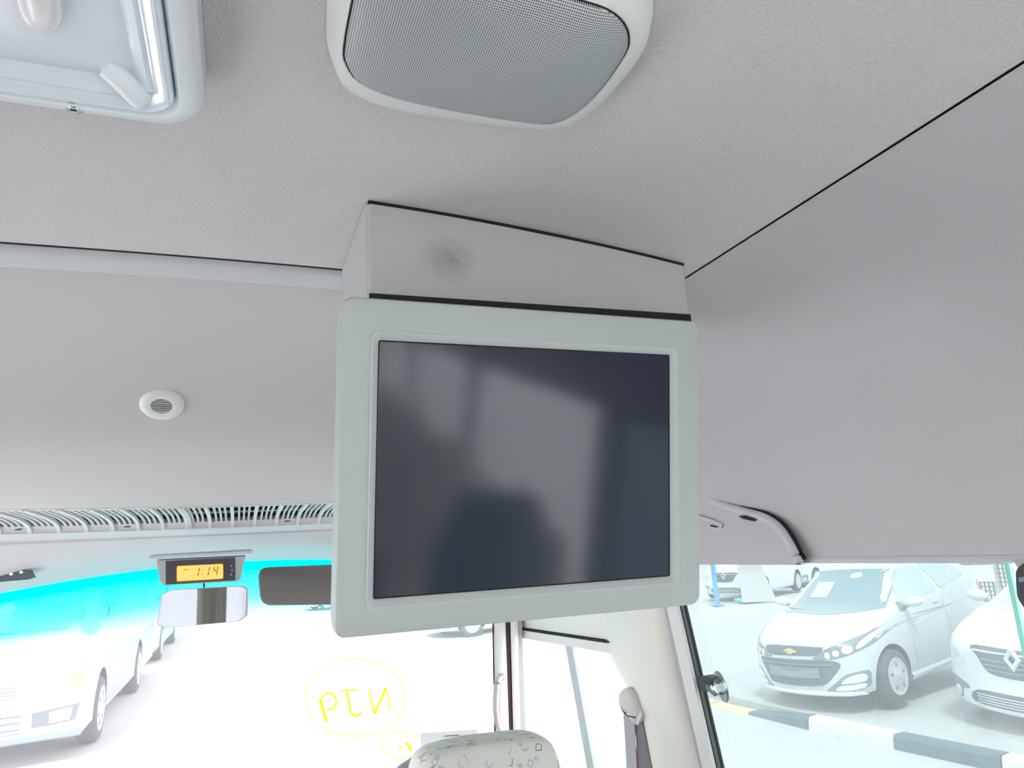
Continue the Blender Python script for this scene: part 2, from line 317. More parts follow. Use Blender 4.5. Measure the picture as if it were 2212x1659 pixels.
st('trim_9', *sweep([(.888, .343, .27, .15), (.890, .347, .27, .15), (.8925, .3425, .27, .15)], 1, -.50, .50, sm=False), M['gap'])
st('trim_10', *sweep([(2.12, .20, .35, 0), (2.095, .103, .35, 0), (2.093, .099, .35, 0), (2.103, .093, .35, 0), (2.155, .083, .35, 0), (2.165, .080, .35, 0.01), (2.172, .074, .35, 0.02), (2.24, .048, .35, .06), (2.33, .024, .35, .11), (2.40, .006, .35, .137), (2.41, .008, .35, .137), (2.43, .035, .35, .137), (2.43, .25, .35, .05), (2.40, .46, .35, 0)], 4), M['plastic'])

# ------------------------------------------------------------------ defroster vent grille across the header
vp = catmull([(1.775, .1305, 0), (1.95, .1265, 0), (2.045, .118, 0), (2.080, .1085, 0), (2.092, .0985, 0)], 4)
def vpt(x, p, o=0.0, d=(0, 0)): return np.array((x, p[0]-.35*x*x+d[0]*o, 2.05+p[1]+d[1]*o))
def vnorm(i):
    a = vp[max(0, i-1)]; b_ = vp[min(len(vp)-1, i+1)]; t_ = np.array([b_[0]-a[0], b_[1]-a[1]]); t_ /= np.linalg.norm(t_)
    n__ = np.array([t_[1], -t_[0]]); return n__ if n__[0]+n__[1] < 0 else -n__
vg = thing('air_vent_grille', (0, 2.06, 2.15), 'long pale grey slotted air vent strip curving across the header above the windscreen', 'air vent')
mk('backing', *loft([[vpt(x, p, -.012, vnorm(i)) for x in np.linspace(-.9, .9, 49)] for i, p in enumerate(vp)], cap=False, closed=False), M['slot'], vg)
mk('upper_rail', *loft([[vpt(x, vp[i], o, vnorm(i)) for x in np.linspace(-.9, .9, 49)] for i, o in ((0, -.012), (0, .0015), (1, .0012), (1, -.012))], cap=False, closed=False), M['plastic'], vg)
mk('lower_rail', *loft([[vpt(x, vp[i], o, vnorm(i)) for x in np.linspace(-.9, .9, 49)] for i, o in ((11, -.012), (11, .0), (13, .0), (14, .0), (16, .001), (16, -.012))], cap=False, closed=False), M['plastic'], vg)
mk('middle_bar', *loft([[vpt(x, vp[i], o, vnorm(i)) for x in np.linspace(-.9, .9, 49)] for i, o in ((5, -.009), (5, -.006), (6, -.006), (6, -.009))], cap=False, closed=False), M['plastic_d'], vg)
def strip_geo(x, w, o1, i0=0, i1=16, o0=-.004):
    loops = []
    for i in range(i0, i1+1):
        n__ = vnorm(i); loops.append([vpt(x-w/2, vp[i], o0, n__), vpt(x-w/2, vp[i], o1, n__), vpt(x+w/2, vp[i], o1, n__), vpt(x+w/2, vp[i], o0, n__)])
    return loft(loops)
pitch_r = .056; x = -.077-.056*14; k_ = 0; step = 0.0163
while x < .88:
    for q in range(3):
        mk('slat', *strip_geo(x+.004+(pitch_r-.008)*(q+1)/4+.0, .0049, .0016, 1, 11), M['plastic'], vg, smooth=False)
    mk('rib', *strip_geo(x, .0080, .0050), M['cream2'], vg, smooth=False)
    x += pitch_r; k_ += 1
for x in (-.49, -.27, .12):
    mk('clip_slot', *box(vpt(x, vp[13], .0006, vnorm(13)), (.014, .003, .003)), M['dark'], vg, smooth=False)
for x in (-.1255,):
    mk('joint_cover', *strip_geo(x, .010, .0055), M['plastic'], vg, smooth=False)

# ------------------------------------------------------------------ side shell: lower walls, pillars, windows
def xw(y): return .957-.10*max(0.0, (y-1.5)/.75)
def wallbox(nm, s_, y0, y1, z0, z1, mt=None, th=.05, xo=None):
    a = [(s_*(xo if xo else xw(y)), y, z) for y, z in ((y0, z0), (y1, z0), (y1, z1), (y0, z1))]
    return st(nm, *slab(a, (s_*th, 0, 0)), mt or M['wall'], smooth=False)
ti = 11
for s_ in (1, -1):
    wallbox('trim_%d' % ti, s_, REAR, 2.45, .62, 1.20 if s_ < 0 else 1.20); ti += 1
    wallbox('trim_%d' % ti, s_, REAR, 2.25, 2.0, 2.50, M['wall'], xo=.975); ti += 1
floor = st('floor', *box((0, -1.05, .60), (2.0, 7.3, .06)), M['floor'], smooth=False)
st('wall_back', *box((0, REAR, .95), (2.0, .05, .7)), M['wall'], smooth=False)
st('trim_%d' % ti, *box((0, REAR, 2.25), (2.0, .05, .5)), M['wall'], smooth=False); ti += 1
st('trim_%d' % ti, *box((0, 2.62, .95), (1.9, .05, .66)), M['wall'], smooth=False); ti += 1
for x in (-.95, .95):
    st('trim_%d' % ti, *box((x, REAR, 1.65), (.12, .05, .72)), M['wall'], smooth=False); ti += 1
# window bays: (side, y0, y1); pillars between them
wn = 1
def window(s_, y0, y1, z0, z1, mt, xo=.012):
    global wn
    xa = xw(y0)*s_+s_*xo; xb = xw(y1)*s_+s_*xo
    w = st('window_%d' % wn, *slab([(xa, y0, z0), (xb, y1, z0), (xb, y1, z1), (xa, y0, z1)], (s_*.004, 0, 0)), mt, smooth=False); wn += 1
    return w
w1 = window(1, .69, 1.52, 1.2, 2.0, M['win'])
mk('pane_edge', *box((.967, .688, 1.6), (.007, .0065, .80)), M['edge'], w1, smooth=False)
w2 = window(1, -.45, .66, 1.2, 2.0, M['win'], .022)
window(1, -1.75, -.55, 1.2, 2.0, M['clear']); window(1, -3.05, -1.85, 1.2, 2.0, M['clear']); window(1, -4.45, -3.15, 1.2, 2.0, M['clear'])
window(-1, .95, 2.2, 1.2, 2.0, M['clear']); window(-1, -.35, .85, 1.2, 2.0, M['clear']); window(-1, -1.75, -.45, 1.2, 2.0, M['clear']); window(-1, -3.05, -1.85, 1.2, 2.0, M['clear']); window(-1, -4.45, -3.15, 1.2, 2.0, M['clear'])
st('window_%d' % wn, *box((0, REAR, 1.65), (1.8, .006, .72)), M['clear'], smooth=False); wn += 1
for s_, yy in ((1, -.5), (1, -1.8), (1, -3.1), (1, -4.52), (-1, .9), (-1, -.4), (-1, -1.8), (-1, -3.1), (-1, -4.52), (-1, 2.23)):
    st('trim_%d' % ti, *box((s_*(xw(yy)+.01), yy, 1.6), (.05, .10, .82), bev=.008), M['cream2']); ti += 1
# windscreen
def fy(x, z): return 2.42-.35*x*x+.30*(2.05-z)
ws_o = np.array((0, 2.4, 2.05))
ws = []
for q in np.linspace(0, 1, 14):
    row = []
    for x in np.linspace(-.93, .745, 30):
        zt = 2.05+.015-.137*x*x; z = zt+(1.22-zt)*q; row.append((x, fy(x, z), z))
    ws.append(row)
V, Fc = loft(ws, cap=False, closed=False)
me = bpy.data.meshes.new('window_%d' % wn); me.from_pydata([tuple(np.array(v)-ws_o) for v in V], [], Fc); me.materials.append(M['shield'])
wso = bpy.data.objects.new('window_%d' % wn, me); C.objects.link(wso); wso.location = ws_o; wso['kind'] = 'structure'; WL[wso.name] = ws_o; wn += 1
for p_ in me.polygons: p_.use_smooth = True
st('trim_%d' % ti, *loft([[(x, fy(x, 1.22)+dy, 1.22+dz) for x in np.linspace(-.93, .93, 24)] for dy, dz in ((-.3, .02), (0, .0), (.02, -.05), (.02, -.3))], cap=False, closed=False), M['plastic_d']); ti += 1

# ------------------------------------------------------------------ pillars beside the windscreen and behind the driver's door
def zline(pa, pb, **pl):
    """points of a pillar edge seen at two heights, extended straight to z0..z1"""
    A, B = on(*pa, **pl), on(*pb, **pl)
    return lambda z: A+(B-A)*((z-A[2])/(B[2]-A[2]))
def pillar_strip(name, l2, r2, mtl, par, y, depth, z0=1.15, z1=2.03, bulge=0.0, n=1):
    L_, R_ = zline(*l2, y=y), zline(*r2, y=y); loops = []
    for z in np.linspace(z0, z1, 6):
        a, b_ = L_(z), R_(z); lp = []
        for k_ in range(n+1):
            q = k_/n; lp.append(a+(b_-a)*q+np.array((0, -bulge*math.sin(math.pi*q)**.7 if 0 < q < 1 else 0, 0)))
        lp += [b_+np.array((.3*depth, depth, 0)), a+np.array((.3*depth, depth, 0))]
        loops.append(lp)
    return mk(name, *loft(loops), mtl, par)
YA = 2.20
ap = thing('windscreen_pillar', (.79, YA, 1.15), 'slim pale pillar with dark brown and grey seals between windscreen and driver door glass', 'pillar'); ap['kind'] = 'structure'; del ap['category']; ap.name = 'trim_%d' % ti; WL[ap.name] = WL['windscreen_pillar']; ti += 1
pillar_strip('outer_seal', ((1064, 1355), (1068, 1587)), ((1067, 1355), (1071, 1587)), M['gap'], ap, YA, .03)
pillar_strip('pillar_trim', ((1068, 1355), (1072, 1587)), ((1092, 1355), (1100, 1587)), M['cream2'], ap, YA, .03, bulge=.008, n=6)
pillar_strip('brown_seal', ((1093, 1355), (1101, 1587)), ((1103, 1355), (1109, 1587)), M['brown'], ap, YA+.004, .03)
pillar_strip('door_frame', ((1103, 1355), (1109, 1587)), ((1119, 1355), (1125, 1587)), M['cream2'], ap, YA, .03, bulge=.004, n=4)
pillar_strip('grey_seal', ((1119.5, 1355), (1125.5, 1587)), ((1128, 1355), (1136, 1587)), M['plastic_d'], ap, YA+.003, .03)
gh = thing('grab_handle', on(1078, 1582, y=YA-.03), 'pale beige upright grab handle fixed to the windscreen pillar', 'handle')
A_, B_ = on(1083, 1462, y=YA-.005), on(1086, 1578, y=YA-.005); A2, B2 = on(1073, 1472, y=YA-.045), on(1074, 1566, y=YA-.045); mid_ = on(1070, 1520, y=YA-.05)
mk('grip', *tube(catmull([A_, A2*.8+A_*.2, A2*.7+mid_*.3, mid_, B2*.7+mid_*.3, B2*.8+B_*.2, B_], 5), .0085, 10), mat('beige handle', (.50, .45, .42), .5), gh)
for q in (A_, B_): mk('foot', *cyl(q, (0, 1, 0), .011, .014, 14, .003), M['plastic_d'], gh)
# door header and upper door frame
dh = st('door_1', *slab([(xw(1.56)-.005, 1.56, 1.80), (xw(2.3)-.005, 2.3, 1.80), (xw(2.3)-.03, 2.3, 2.02), (xw(1.56)-.03, 1.56, 2.02)], (.04, 0, 0)), M['cream'], smooth=False)
mk('upper_rail', *loft([[(xw(y)-.012+a, y, 1.782+b_) for a, b_ in ((0, -.014), (.0, .010), (.03, .012), (.03, -.016))] for y in (1.56, 1.7, 2.0, 2.33)]), M['cream2'], dh)
mk('rail_seal', *loft([[(xw(y)-.0135+a, y, 1.7965+b_) for a, b_ in ((0, -.0015), (.0, .0015), (.03, .0015), (.03, -.0015))] for y in (1.56, 1.7, 2.0, 2.33)]), M['gap'], dh)
L_ = zline((1218, 1378), (1268, 1659), x=.90); R_ = zline((1232, 1381), (1283, 1659), x=.90)
mk('sash_bar', *loft([[L_(z), R_(z), R_(z)+np.array((.012, 0, 0)), L_(z)+np.array((.012, 0, 0))] for z in (1.15, 1.5, 1.785)]), mat('slate sash bar', (.42, .46, .48), .4), dh)
window(1, 1.72, 2.26, 1.2, 1.775, M['clear'], .006)
wallbox('trim_%d' % ti, 1, 1.45, 2.45, .62, 1.2, M['cream'], .04); ti += 1
# B pillar: moulded cream cover with scalloped front edge
bp = thing('trim_%d' % ti, (.93, 1.5, 1.15), 'broad moulded cream pillar cover between the driver door and the side window', None); bp['kind'] = 'structure'; ti += 1
le = [(1287, 1240), (1292, 1300), (1300, 1350), (1306, 1390), (1322, 1430), (1343, 1462), (1364, 1490), (1377, 1530), (1386, 1565), (1397, 1620), (1406, 1665), (1440, 1840), (1475, 2050)]
re = [(1422, 1240), (1435, 1300), (1441, 1335), (1447, 1375), (1457, 1425), (1468, 1470), (1478, 1515), (1490, 1560), (1499, 1595), (1510, 1640), (1520, 1670), (1560, 1840), (1612, 2050)]
loops = []
for (a, b_) in zip(le, re):
    pl = on(*a, x=.945); prr = on(*b_, x=.938); prr[2] = pl[2]*.5+prr[2]*.5
    lp = [pl+np.array((.03, .0, 0)), pl]
    for q in (.12, .3, .5, .7, .88): lp.append(pl+(prr-pl)*q+np.array((-.038*math.sin(math.pi*q)**.6, 0, 0)))
    lp += [prr, prr+np.array((.03, 0, 0))]; loops.append(lp)
mk('pillar_cover', *loft(loops), M['cream'], bp, angle=70)
def xstrip(name, l2, r2, mtl, x, th, z0=1.15, z1=2.0, bul=0, par=None):
    L_, R_ = zline(*l2, x=x), zline(*r2, x=x)
    loops = []
    for z in np.linspace(z0, z1, 8):
        a, b_ = L_(z), R_(z); m__ = (a+b_)/2-np.array((bul, 0, 0)); loops.append([a+np.array((th, 0, 0)), a, m__, b_, b_+np.array((th, 0, 0))])
    return mk(name, *loft(loops), mtl, par or bp)
xstrip('edge_trim', ((1443, 1325), (1517, 1659)), ((1464, 1320), (1540, 1659)), M['cream2'], .934, .008, bul=.003)
xstrip('groove_seal', ((1439, 1325), (1513, 1659)), ((1444, 1324), (1518, 1659)), M['plastic_d'], .936, .006)
xstrip('window_gasket', ((1464, 1320), (1540, 1659)), ((1473, 1318), (1550, 1659)), M['gasket'], .956, .004)
xstrip('gasket_lip', ((1473, 1318), (1550, 1659)), ((1478, 1317), (1556, 1659)), M['plastic_d'], .9545, .004)
xstrip('outer_gasket', ((1478, 1317), (1556, 1659)), ((1483, 1316), (1562, 1659)), M['gasket'], .956, .004)
# rear end of the side window: grey frame corner
st('trim_%d' % ti, *slab([(.950, .20, 1.955), (.950, .655, 1.955), (.950, .668, 2.0), (.950, .20, 2.0)], (.03, 0, 0)), M['cove'], smooth=False); ti += 1

# side header trim over the driver's door: raised pale panel with rounded grey edge
hd = thing('trim_%d' % ti, (.93, 1.3, 2.0), 'pale grey moulded header panel over the driver door with thick rounded grey edge', None); hd['kind'] = 'structure'; ti += 1
edge_px = [(1380, 980), (1440, 1022), (1517, 1070), (1560, 1092), (1605, 1106), (1645, 1118), (1676, 1138), (1698, 1168), (1712, 1195), (1722, 1216)]
E1 = catmull([on(*p, x=.925) for p in edge_px], 5)
low = [np.array((.925, p[1], 1.993)) for p in E1]
V, Fc = loft([E1, [p*.5+q*.5+np.array((-.004, 0, 0)) for p, q in zip(E1, low)], low, [p+np.array((.03, 0, 0)) for p in low]], cap=False, closed=False)
mk('panel', V, Fc, M['cove'], hd)
E0 = [p+np.array((.004, 0, 0)) for p in E1]
mk('rolled_edge', *tube(E0, .0085, 10), M['strip'], hd)
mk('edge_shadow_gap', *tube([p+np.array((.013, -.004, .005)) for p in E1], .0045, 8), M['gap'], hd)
rc = thing('sun_visor_pocket', on(1545, 1135, x=.92), 'shallow grey pull lip with rounded end on the door header beside the monitor', 'pull handle')
mk('lip', *tube([on(1420, 1085, x=.925), on(1500, 1112, x=.921), on(1540, 1126, x=.919), on(1562, 1135, x=.921), on(1556, 1141, x=.924), on(1520, 1138, x=.927)], .0042, 8), M['strip'], rc)
mk('slit', *slab([on(1534, 1134, x=.919), on(1549, 1138, x=.919), on(1548, 1140, x=.919), on(1534, 1137, x=.919)], (.004, 0, 0)), M['slot'], rc, smooth=False)
mk('slit', *slab([on(1594, 1115, x=.919), on(1610, 1114, x=.919), on(1632, 1122, x=.919), on(1628, 1126, x=.919), on(1606, 1121, x=.919)], (.004, 0, 0)), M['slot'], hd, smooth=False)

# ------------------------------------------------------------------ monitor box and monitor
YB = .655
bx = thing('monitor_mount_box', (.28, YB, 2.25), 'grey vinyl-covered box with scuffed stain holding the monitor under the ceiling', 'mount box')
X0, X1 = .1085, .4815
nn = 16; loops = []
xsb = np.linspace(X0, X1, nn)
zb0, zb1 = 2.238, 2.238
def boxloop(x):
    zt = ceilz(x)-.001; b0 = 2.236; f = .004
    e_ = .006 if x in (xsb[0], xsb[-1]) else 0
    return [(x, YB+e_, b0), (x, YB+e_, zt-.004-e_*.5), (x, YB+.004+e_, zt-e_*.3), (x, YS-.003, zt-e_*.3), (x, YS-.003, b0)]
xsb = [X0, X0+.004]+list(np.linspace(X0+.02, X1-.02, 12))+[X1-.004, X1]; xsb[0] = X0
xsb_ = [X0]+xsb[1:-1]+[X1]
mb = mk('box_shell', *loft([[(p) for p in ([(x, YB+e_, 2.236), (x, YB+e_, ceilz(x)-.004), (x, YB+.004+e_, ceilz(x)-.0015), (x, YS-.003, ceilz(x)-.0015), (x, YS-.003, 2.236)])] for x, e_ in [(xx_, .004 if xx_ in (X0, X1) else 0) for xx_ in xsb_]]), M['box'], bx, angle=35)
# object coordinates of the shell start at the box's left front bottom edge
off = np.array((X0, YB, 2.236)) - WL[bx.name]
for v in mb.data.vertices: v.co -= Vector(off)
mb.location = Vector(off)
V, Fc = loft([[(x, YB+.002, ceilz(x)-.0045), (x, YB-.0005, ceilz(x)-.0022*(1+math.sin((x-X0)/(X1-X0)*math.pi))), (x, YB+.002, ceilz(x)+.004)] for x in np.linspace(X0+.002, X1-.002, 14)], cap=False)
mk('shadow_gap', V, Fc, M['gap'], bx)

mk('lower_shadow_gap', *slab([(X0+.002, YB-.0015, 2.2905), (X1-.002, YB-.0015, 2.2930), (X1-.002, YB-.0015, 2.3015), (X0+.002, YB-.0015, 2.2985)], (0, .004, 0)), M['gap'], bx, smooth=False)  # solid dark slab drawing the shade line between box and monitor top

tilt = R(10.5)
mu = np.array((0, -math.sin(tilt), math.cos(tilt))); mn = np.array((0, -math.cos(tilt), -math.sin(tilt))); mxv = np.array((1.0, 0, 0))
M0 = np.array((.262, .622, 2.125))
def mon(px, py):
    d = ray(px, py); k_ = ((M0-np.array(EYE))@mn)/(d@mn); p = np.array(EYE)+d*k_; return (p-M0)@mxv, (p-M0)@mu
corners = [mon(*p) for p in ((738, 641), (1513, 690), (1515, 1310), (719, 1381))]
hx0 = (corners[0][0]+corners[3][0])/2; hx1 = (corners[1][0]+corners[2][0])/2; hz1 = (corners[0][1]+corners[1][1])/2; hz0 = (corners[2][1]+corners[3][1])/2
sc4 = [mon(*p) for p in ((822, 735), (1448, 768), (1451, 1246), (808, 1293))]
sx0 = (sc4[0][0]+sc4[3][0])/2; sx1 = (sc4[1][0]+sc4[2][0])/2; sz1 = (sc4[0][1]+sc4[1][1])/2; sz0 = (sc4[2][1]+sc4[3][1])/2
print('monitor', [np.round(c, 4) for c in corners], [np.round(c, 4) for c in sc4])
def ML(x, z, d): return M0+mxv*x+mu*z+mn*d
def rr_at(x0, x1, z0, z1, r, d, n=6):
    cx, cz = (x0+x1)/2, (z0+z1)/2
    return [ML(cx+a, cz+b_, d) for a, b_ in rrect((x1-x0)/2, (z1-z0)/2, r, n)]
mo = thing('ceiling_monitor', M0+mu*hz0, 'grey-green framed monitor with black screen hanging below the ceiling box', 'monitor')
def RR(i, r, d): return rr_at(hx0+i, hx1-i, hz0+i, hz1-i, r, d)
loops = [RR(.012, .006, -.052), RR(.004, .008, -.050), RR(.0015, .010, -.036), RR(.0, .011, -.012), RR(.0003, .011, -.004), RR(.0018, .010, -.001), RR(.0045, .008, 0)]
def SR(o, r, d): return rr_at(sx0-o, sx1+o, sz0-o, sz1+o, r, d)
loops += [SR(.0082, .0065, 0)]
V, Fc = loft(loops, cap=False); Fc.append(tuple(range(len(loops[0])))[::-1])
mk('housing', V, Fc, M['monitor'], mo, angle=30)
mk('screen_surround', *loft([SR(.0083, .0065, -.0006), SR(.0078, .006, .0022), SR(.0068, .0055, .0026), SR(.0018, .0028, -.0016), SR(.0006, .002, -.004), SR(.0006, .002, -.006)], cap=False), M['ridge'], mo, angle=25)
mk('screen_gap', *loft([SR(.0008, .002, -.0035), SR(-.0014, .002, -.0046)], cap=False), M['gap'], mo, smooth=False)
mk('screen', *loft([SR(.001, .002, -.008), SR(.001, .002, -.0045), SR(-.0005, .002, -.004)]), M['screen'], mo, smooth=False)
# hinge arm between box and monitor back
mk('hinge_arm', *box((.28, .662, 2.235), (.12, .02, .05), bev=.004), M['dark'], mo)

# ------------------------------------------------------------------ ceiling speaker
def cpt(px, py, dz): # point under the crowned ceiling
    z = ZC-dz
    for _ in range(8):
        p = on(px, py, z=z); z = ceilz(p[0])-dz
    return on(px, py, z=z)
g_px = [(742, 100), (747, 138), (778, 178), (860, 211), (1000, 241), (1150, 264), (1205, 262), (1252, 238), (1302, 188), (1350, 118), (1360, 85), (1350, 50), (1312, 18), (1230, -8), (1080, -52), (920, -98), (850, -118), (800, -112), (778, -80), (760, 0)]
o_px = [(716, 95), (722, 145), (752, 192), (845, 231), (1000, 256), (1150, 274), (1216, 271), (1268, 246), (1322, 195), (1384, 118), (1402, 70), (1398, 20), (1360, -25), (1250, -60), (1090, -105), (930, -150), (850, -170), (775, -160), (735, -95), (722, 0)]
G = catmull([cpt(*p, .026) for p in g_px], 3, True); O1 = catmull([cpt(*p, .014) for p in o_px], 3, True)
gc = sum(G)/len(G)
O2 = [np.array((*(gc[:2]+(p[:2]-gc[:2])*1.035), ceilz(p[0])-.001)) for p in O1]
def mixl(a, b_, q, dz=0): return [p*(1-q)+r_*q+np.array((0, 0, dz)) for p, r_ in zip(a, b_)]
sp = thing('ceiling_speaker', (gc[0], gc[1], ceilz(gc[0])), 'off-white ceiling speaker with rounded frame and fine perforated grey grille', 'speaker')
mk('frame', *loft([O2, mixl(O2, O1, .6, -.0005), O1, mixl(O1, G, .15, -.003), mixl(O1, G, .5, -.003), mixl(O1, G, .9, -.0015), G, [p+np.array((0, 0, .006)) for p in G]], cap=False), M['offwhite'], sp, angle=60)
def scl(L_, s__, dz): return [np.array((gc[0]+(p[0]-gc[0])*s__, gc[1]+(p[1]-gc[1])*s__, p[2]+dz)) for p in L_]
rings = [scl(G, .992, .002), scl(G, .985, -.002), scl(G, .9, -.005), scl(G, .7, -.009), scl(G, .45, -.011), scl(G, .2, -.012)]
mk('grille_mesh', *loft(rings), M['mesh'], sp, angle=180)
mk('grille_seal', *ring(scl(G, 1.002, -.0004), scl(G, .988, -.0006)), M['gap'], sp)
cc = scl(G, .42, .004); cq = gc+np.array((-.012, .01, 0))
mk('cone', *lathe(cq+np.array((0, 0, .004)), (0, 0, 1), [(.052, -.002), (.05, .0), (.02, .01)], 24), M['dark'], sp)

# ------------------------------------------------------------------ ceiling lamp at the left
lx0, lx1, ly0, ly1 = -.325, -.034, .200, .521
cxl, cyl_ = (lx0+lx1)/2, (ly0+ly1)/2
def LR(i, r, dz, n=7): return [np.array((cxl+a, cyl_+b_, ceilz(min(0, cxl+a))*0+2.392-dz)) for a, b_ in rrect((lx1-lx0)/2-i, (ly1-ly0)/2-i, r, n)]
lm = thing('ceiling_lamp', (cxl, cyl_, 2.398), 'rectangular ceiling lamp with white frame and glossy pale blue stepped lens', 'lamp')
mk('base', *loft([LR(-.001, .034, -.006), LR(-.001, .034, .008), LR(.0, .033, .010)], cap=True), M['strip'], lm, angle=30)
mk('frame', *loft([LR(.001, .032, .010), LR(-.0005, .034, .014), LR(.0, .033, .021), LR(.004, .030, .026), LR(.013, .024, .027), LR(.0155, .022, .024), LR(.0175, .02, .020)], cap=False), M['white_pl'], lm, angle=50)
mk('lens', *loft([LR(.0175, .02, .018), LR(.0185, .02, .0265), LR(.021, .019, .0295), LR(.026, .017, .0290), LR(.030, .015, .025), LR(.033, .014, .026), LR(.043, .014, .016), LR(.060, .012, .012), LR(.075, .01, .013)]), mat('glossy pale blue lens', (.80, .85, .90), .12, coat=1.0), lm, angle=50)
mk('reflector_tab', *tube(catmull([on(228, 138, z=2.377), on(262, 170, z=2.371), on(292, 200, z=2.367), on(306, 214, z=2.366)], 4), [.004]+[.0085]*11+[.004], 12), M['white_pl'], lm)
tb_ = mat('unlit lamp tube', (.84, .80, .82), .2)
mk('tube_lamp', *tube([on(50, -160, z=2.372), on(74, -60, z=2.372), on(88, 10, z=2.372), on(90, 34, z=2.374), on(92, 50, z=2.377)], [.0115, .0115, .0115, .010, .006], 14), tb_, lm)
scp = cpt(146, 212, .036)
mk('screw', *cyl((scp[0], ly1-.0075, 2.3665), (0, 0, 1), .004, .004, 14, .001), M['chrome'], lm)
mk('screw_recess', *cyl((scp[0], ly1-.0078, 2.3678), (0, 0, 1), .0065, .004, 18), M['plastic_d'], lm)
mk('screw_slot', *box((scp[0], ly1-.0075, 2.3643), (.004, .001, .0006)), M['dark'], lm, smooth=False)

# ------------------------------------------------------------------ round sensor on the front panel
P_ = catmull(prof, 8)
def front_hit(px, py):
    d = ray(px, py); best = None
    for k_ in np.linspace(.9, 2.2, 1400):
        p = np.array(EYE)+d*(k_/d[1])
        for i in range(len(P_)-1):
            ya, yb = P_[i][0]-P_[i][2]*p[0]**2, P_[i+1][0]-P_[i+1][2]*p[0]**2
            if ya <= p[1] <= yb:
                q = (p[1]-ya)/(yb-ya); z = 2.05+P_[i][1]*(1-q)+P_[i+1][1]*q-(P_[i][3]*(1-q)+P_[i+1][3]*q)*p[0]**2
                if p[2] >= z:
                    tn = np.array((0, yb-ya, P_[i+1][1]-P_[i][1])); n__ = np.array((0, tn[2], -tn[1])); return p, n__/np.linalg.norm(n__)
    return p, np.array((0, 0, -1.0))
sp_, sn = front_hit(350, 872)
print('sensor', sp_, sn)
sn = sn/np.linalg.norm(sn)
se = thing('round_ceiling_sensor', sp_, 'small round off-white slotted sensor cap on the front panel left of the monitor', 'sensor')
mk('rim', *lathe(sp_, sn, [(.0325, -.001), (.0325, .002), (.030, .0055), (.020, .0072), (.0155, .0065), (.0145, .003), (.0001, .003)], 40), M['offwhite'], se, angle=60)
mk('slot_backing', *cyl(sp_+sn*.0035, sn, .0145, .001, 24), mat('olive grey mesh', (.18, .17, .14), .8), se)
xa = np.array((1.0, 0, 0)); za = np.cross(sn, xa)
for k_ in range(6):
    q = -.011+k_*.0044; hw = math.sqrt(max(0, .0142**2-q*q)); c_ = sp_+sn*.0052+za*q
    mk('slat', *box(c_, (hw*2, .0020, .002), ax=(xa, za, sn)), mat('grey sensor slat', (.45, .44, .40), .6) if k_ == 0 else bpy.data.materials['grey sensor slat'], se, smooth=False)

# ------------------------------------------------------------------ clock unit, mirror, visor, bracket at the windscreen head
YK = 2.02
def Kp(px, py, d=0.0): return on(px, py, y=YK+d)
lean = np.array((0, 0, 1.0))
ck = thing('clock_unit', Kp(432, 1262), 'small overhead clock unit with orange display hanging above the rear-view mirror', 'clock')
mk('mount_plate', *slab([Kp(322, 1207, -.01), Kp(547, 1195, -.01), Kp(540, 1191, .06), Kp(330, 1203, .06)], (0, .0, .006)), M['plastic'], ck, smooth=False)
Q = [Kp(338, 1211), Kp(530, 1202), Kp(520, 1250), Kp(512, 1256), Kp(356, 1264), Kp(346, 1258)]
mk('clock_body', *slab(Q, (0, .055, .004)), mat('warm grey clock plastic', (.47, .465, .45), .5), ck, angle=30)
def ksl(name, pts, d, th, m_): return mk(name, *slab([Kp(*p, d) for p in pts], (0, th, 0)), m_, ck, smooth=False)
ksl('face_panel', [(358, 1212), (508, 1204), (508, 1253), (358, 1263)], -.0015, .003, M['face'])
def rrpx(pts, r, n=4):
    out = []; N = len(pts); pts = [np.array(p, float) for p in pts]
    for i in range(N):
        a, b_, c_ = pts[i-1], pts[i], pts[(i+1) % N]; u = (a-b_)/np.linalg.norm(a-b_)*r; v = (c_-b_)/np.linalg.norm(c_-b_)*r
        for k_ in range(n+1):
            q = k_/n; out.append(tuple((b_+u)*(1-q)**2+2*b_*q*(1-q)+(b_+v)*q*q))
    return out
ksl('display_rim', rrpx([(379, 1221), (485, 1215), (485, 1253), (379, 1260)], 6), -.003, .003, M['lcd_rim'])
ksl('display', rrpx([(382, 1223), (482, 1218), (482, 1250), (382, 1256)], 4), -.0042, .002, M['lcd'])
def seg(a, b_, w=.9):
    a, b_ = np.array(a, float), np.array(b_, float); d = (b_-a)/np.linalg.norm(b_-a); n__ = np.array((-d[1], d[0]))*w
    return slab([Kp(*(a+n__), -.0048), Kp(*(b_+n__), -.0048), Kp(*(b_-n__), -.0048), Kp(*(a-n__), -.0048)], (0, .001, 0))
mk('digit', *merge(seg((431, 1227), (429, 1234)), seg((429, 1236), (427, 1244))), M['digit'], ck, smooth=False)
mk('colon', *merge(seg((438, 1231), (437.6, 1233), .8), seg((436.6, 1239), (436.2, 1241), .8)), M['digit'], ck, smooth=False)
mk('digit', *merge(seg((453, 1225), (451, 1233)), seg((451, 1235), (449, 1243))), M['digit'], ck, smooth=False)
mk('digit', *merge(seg((463, 1225), (462, 1232)), seg((462, 1233), (469, 1232)), seg((471, 1224), (470, 1231)), seg((469.5, 1233), (467.5, 1242))), M['digit'], ck, smooth=False)
mk('am_mark', *merge(seg((396, 1232), (398, 1229), .5), seg((398, 1229), (400, 1232), .5), seg((402, 1232), (402, 1229), .5), seg((404, 1230), (404, 1232), .5), seg((406, 1229), (406, 1232), .5)), M['digit'], ck, smooth=False)
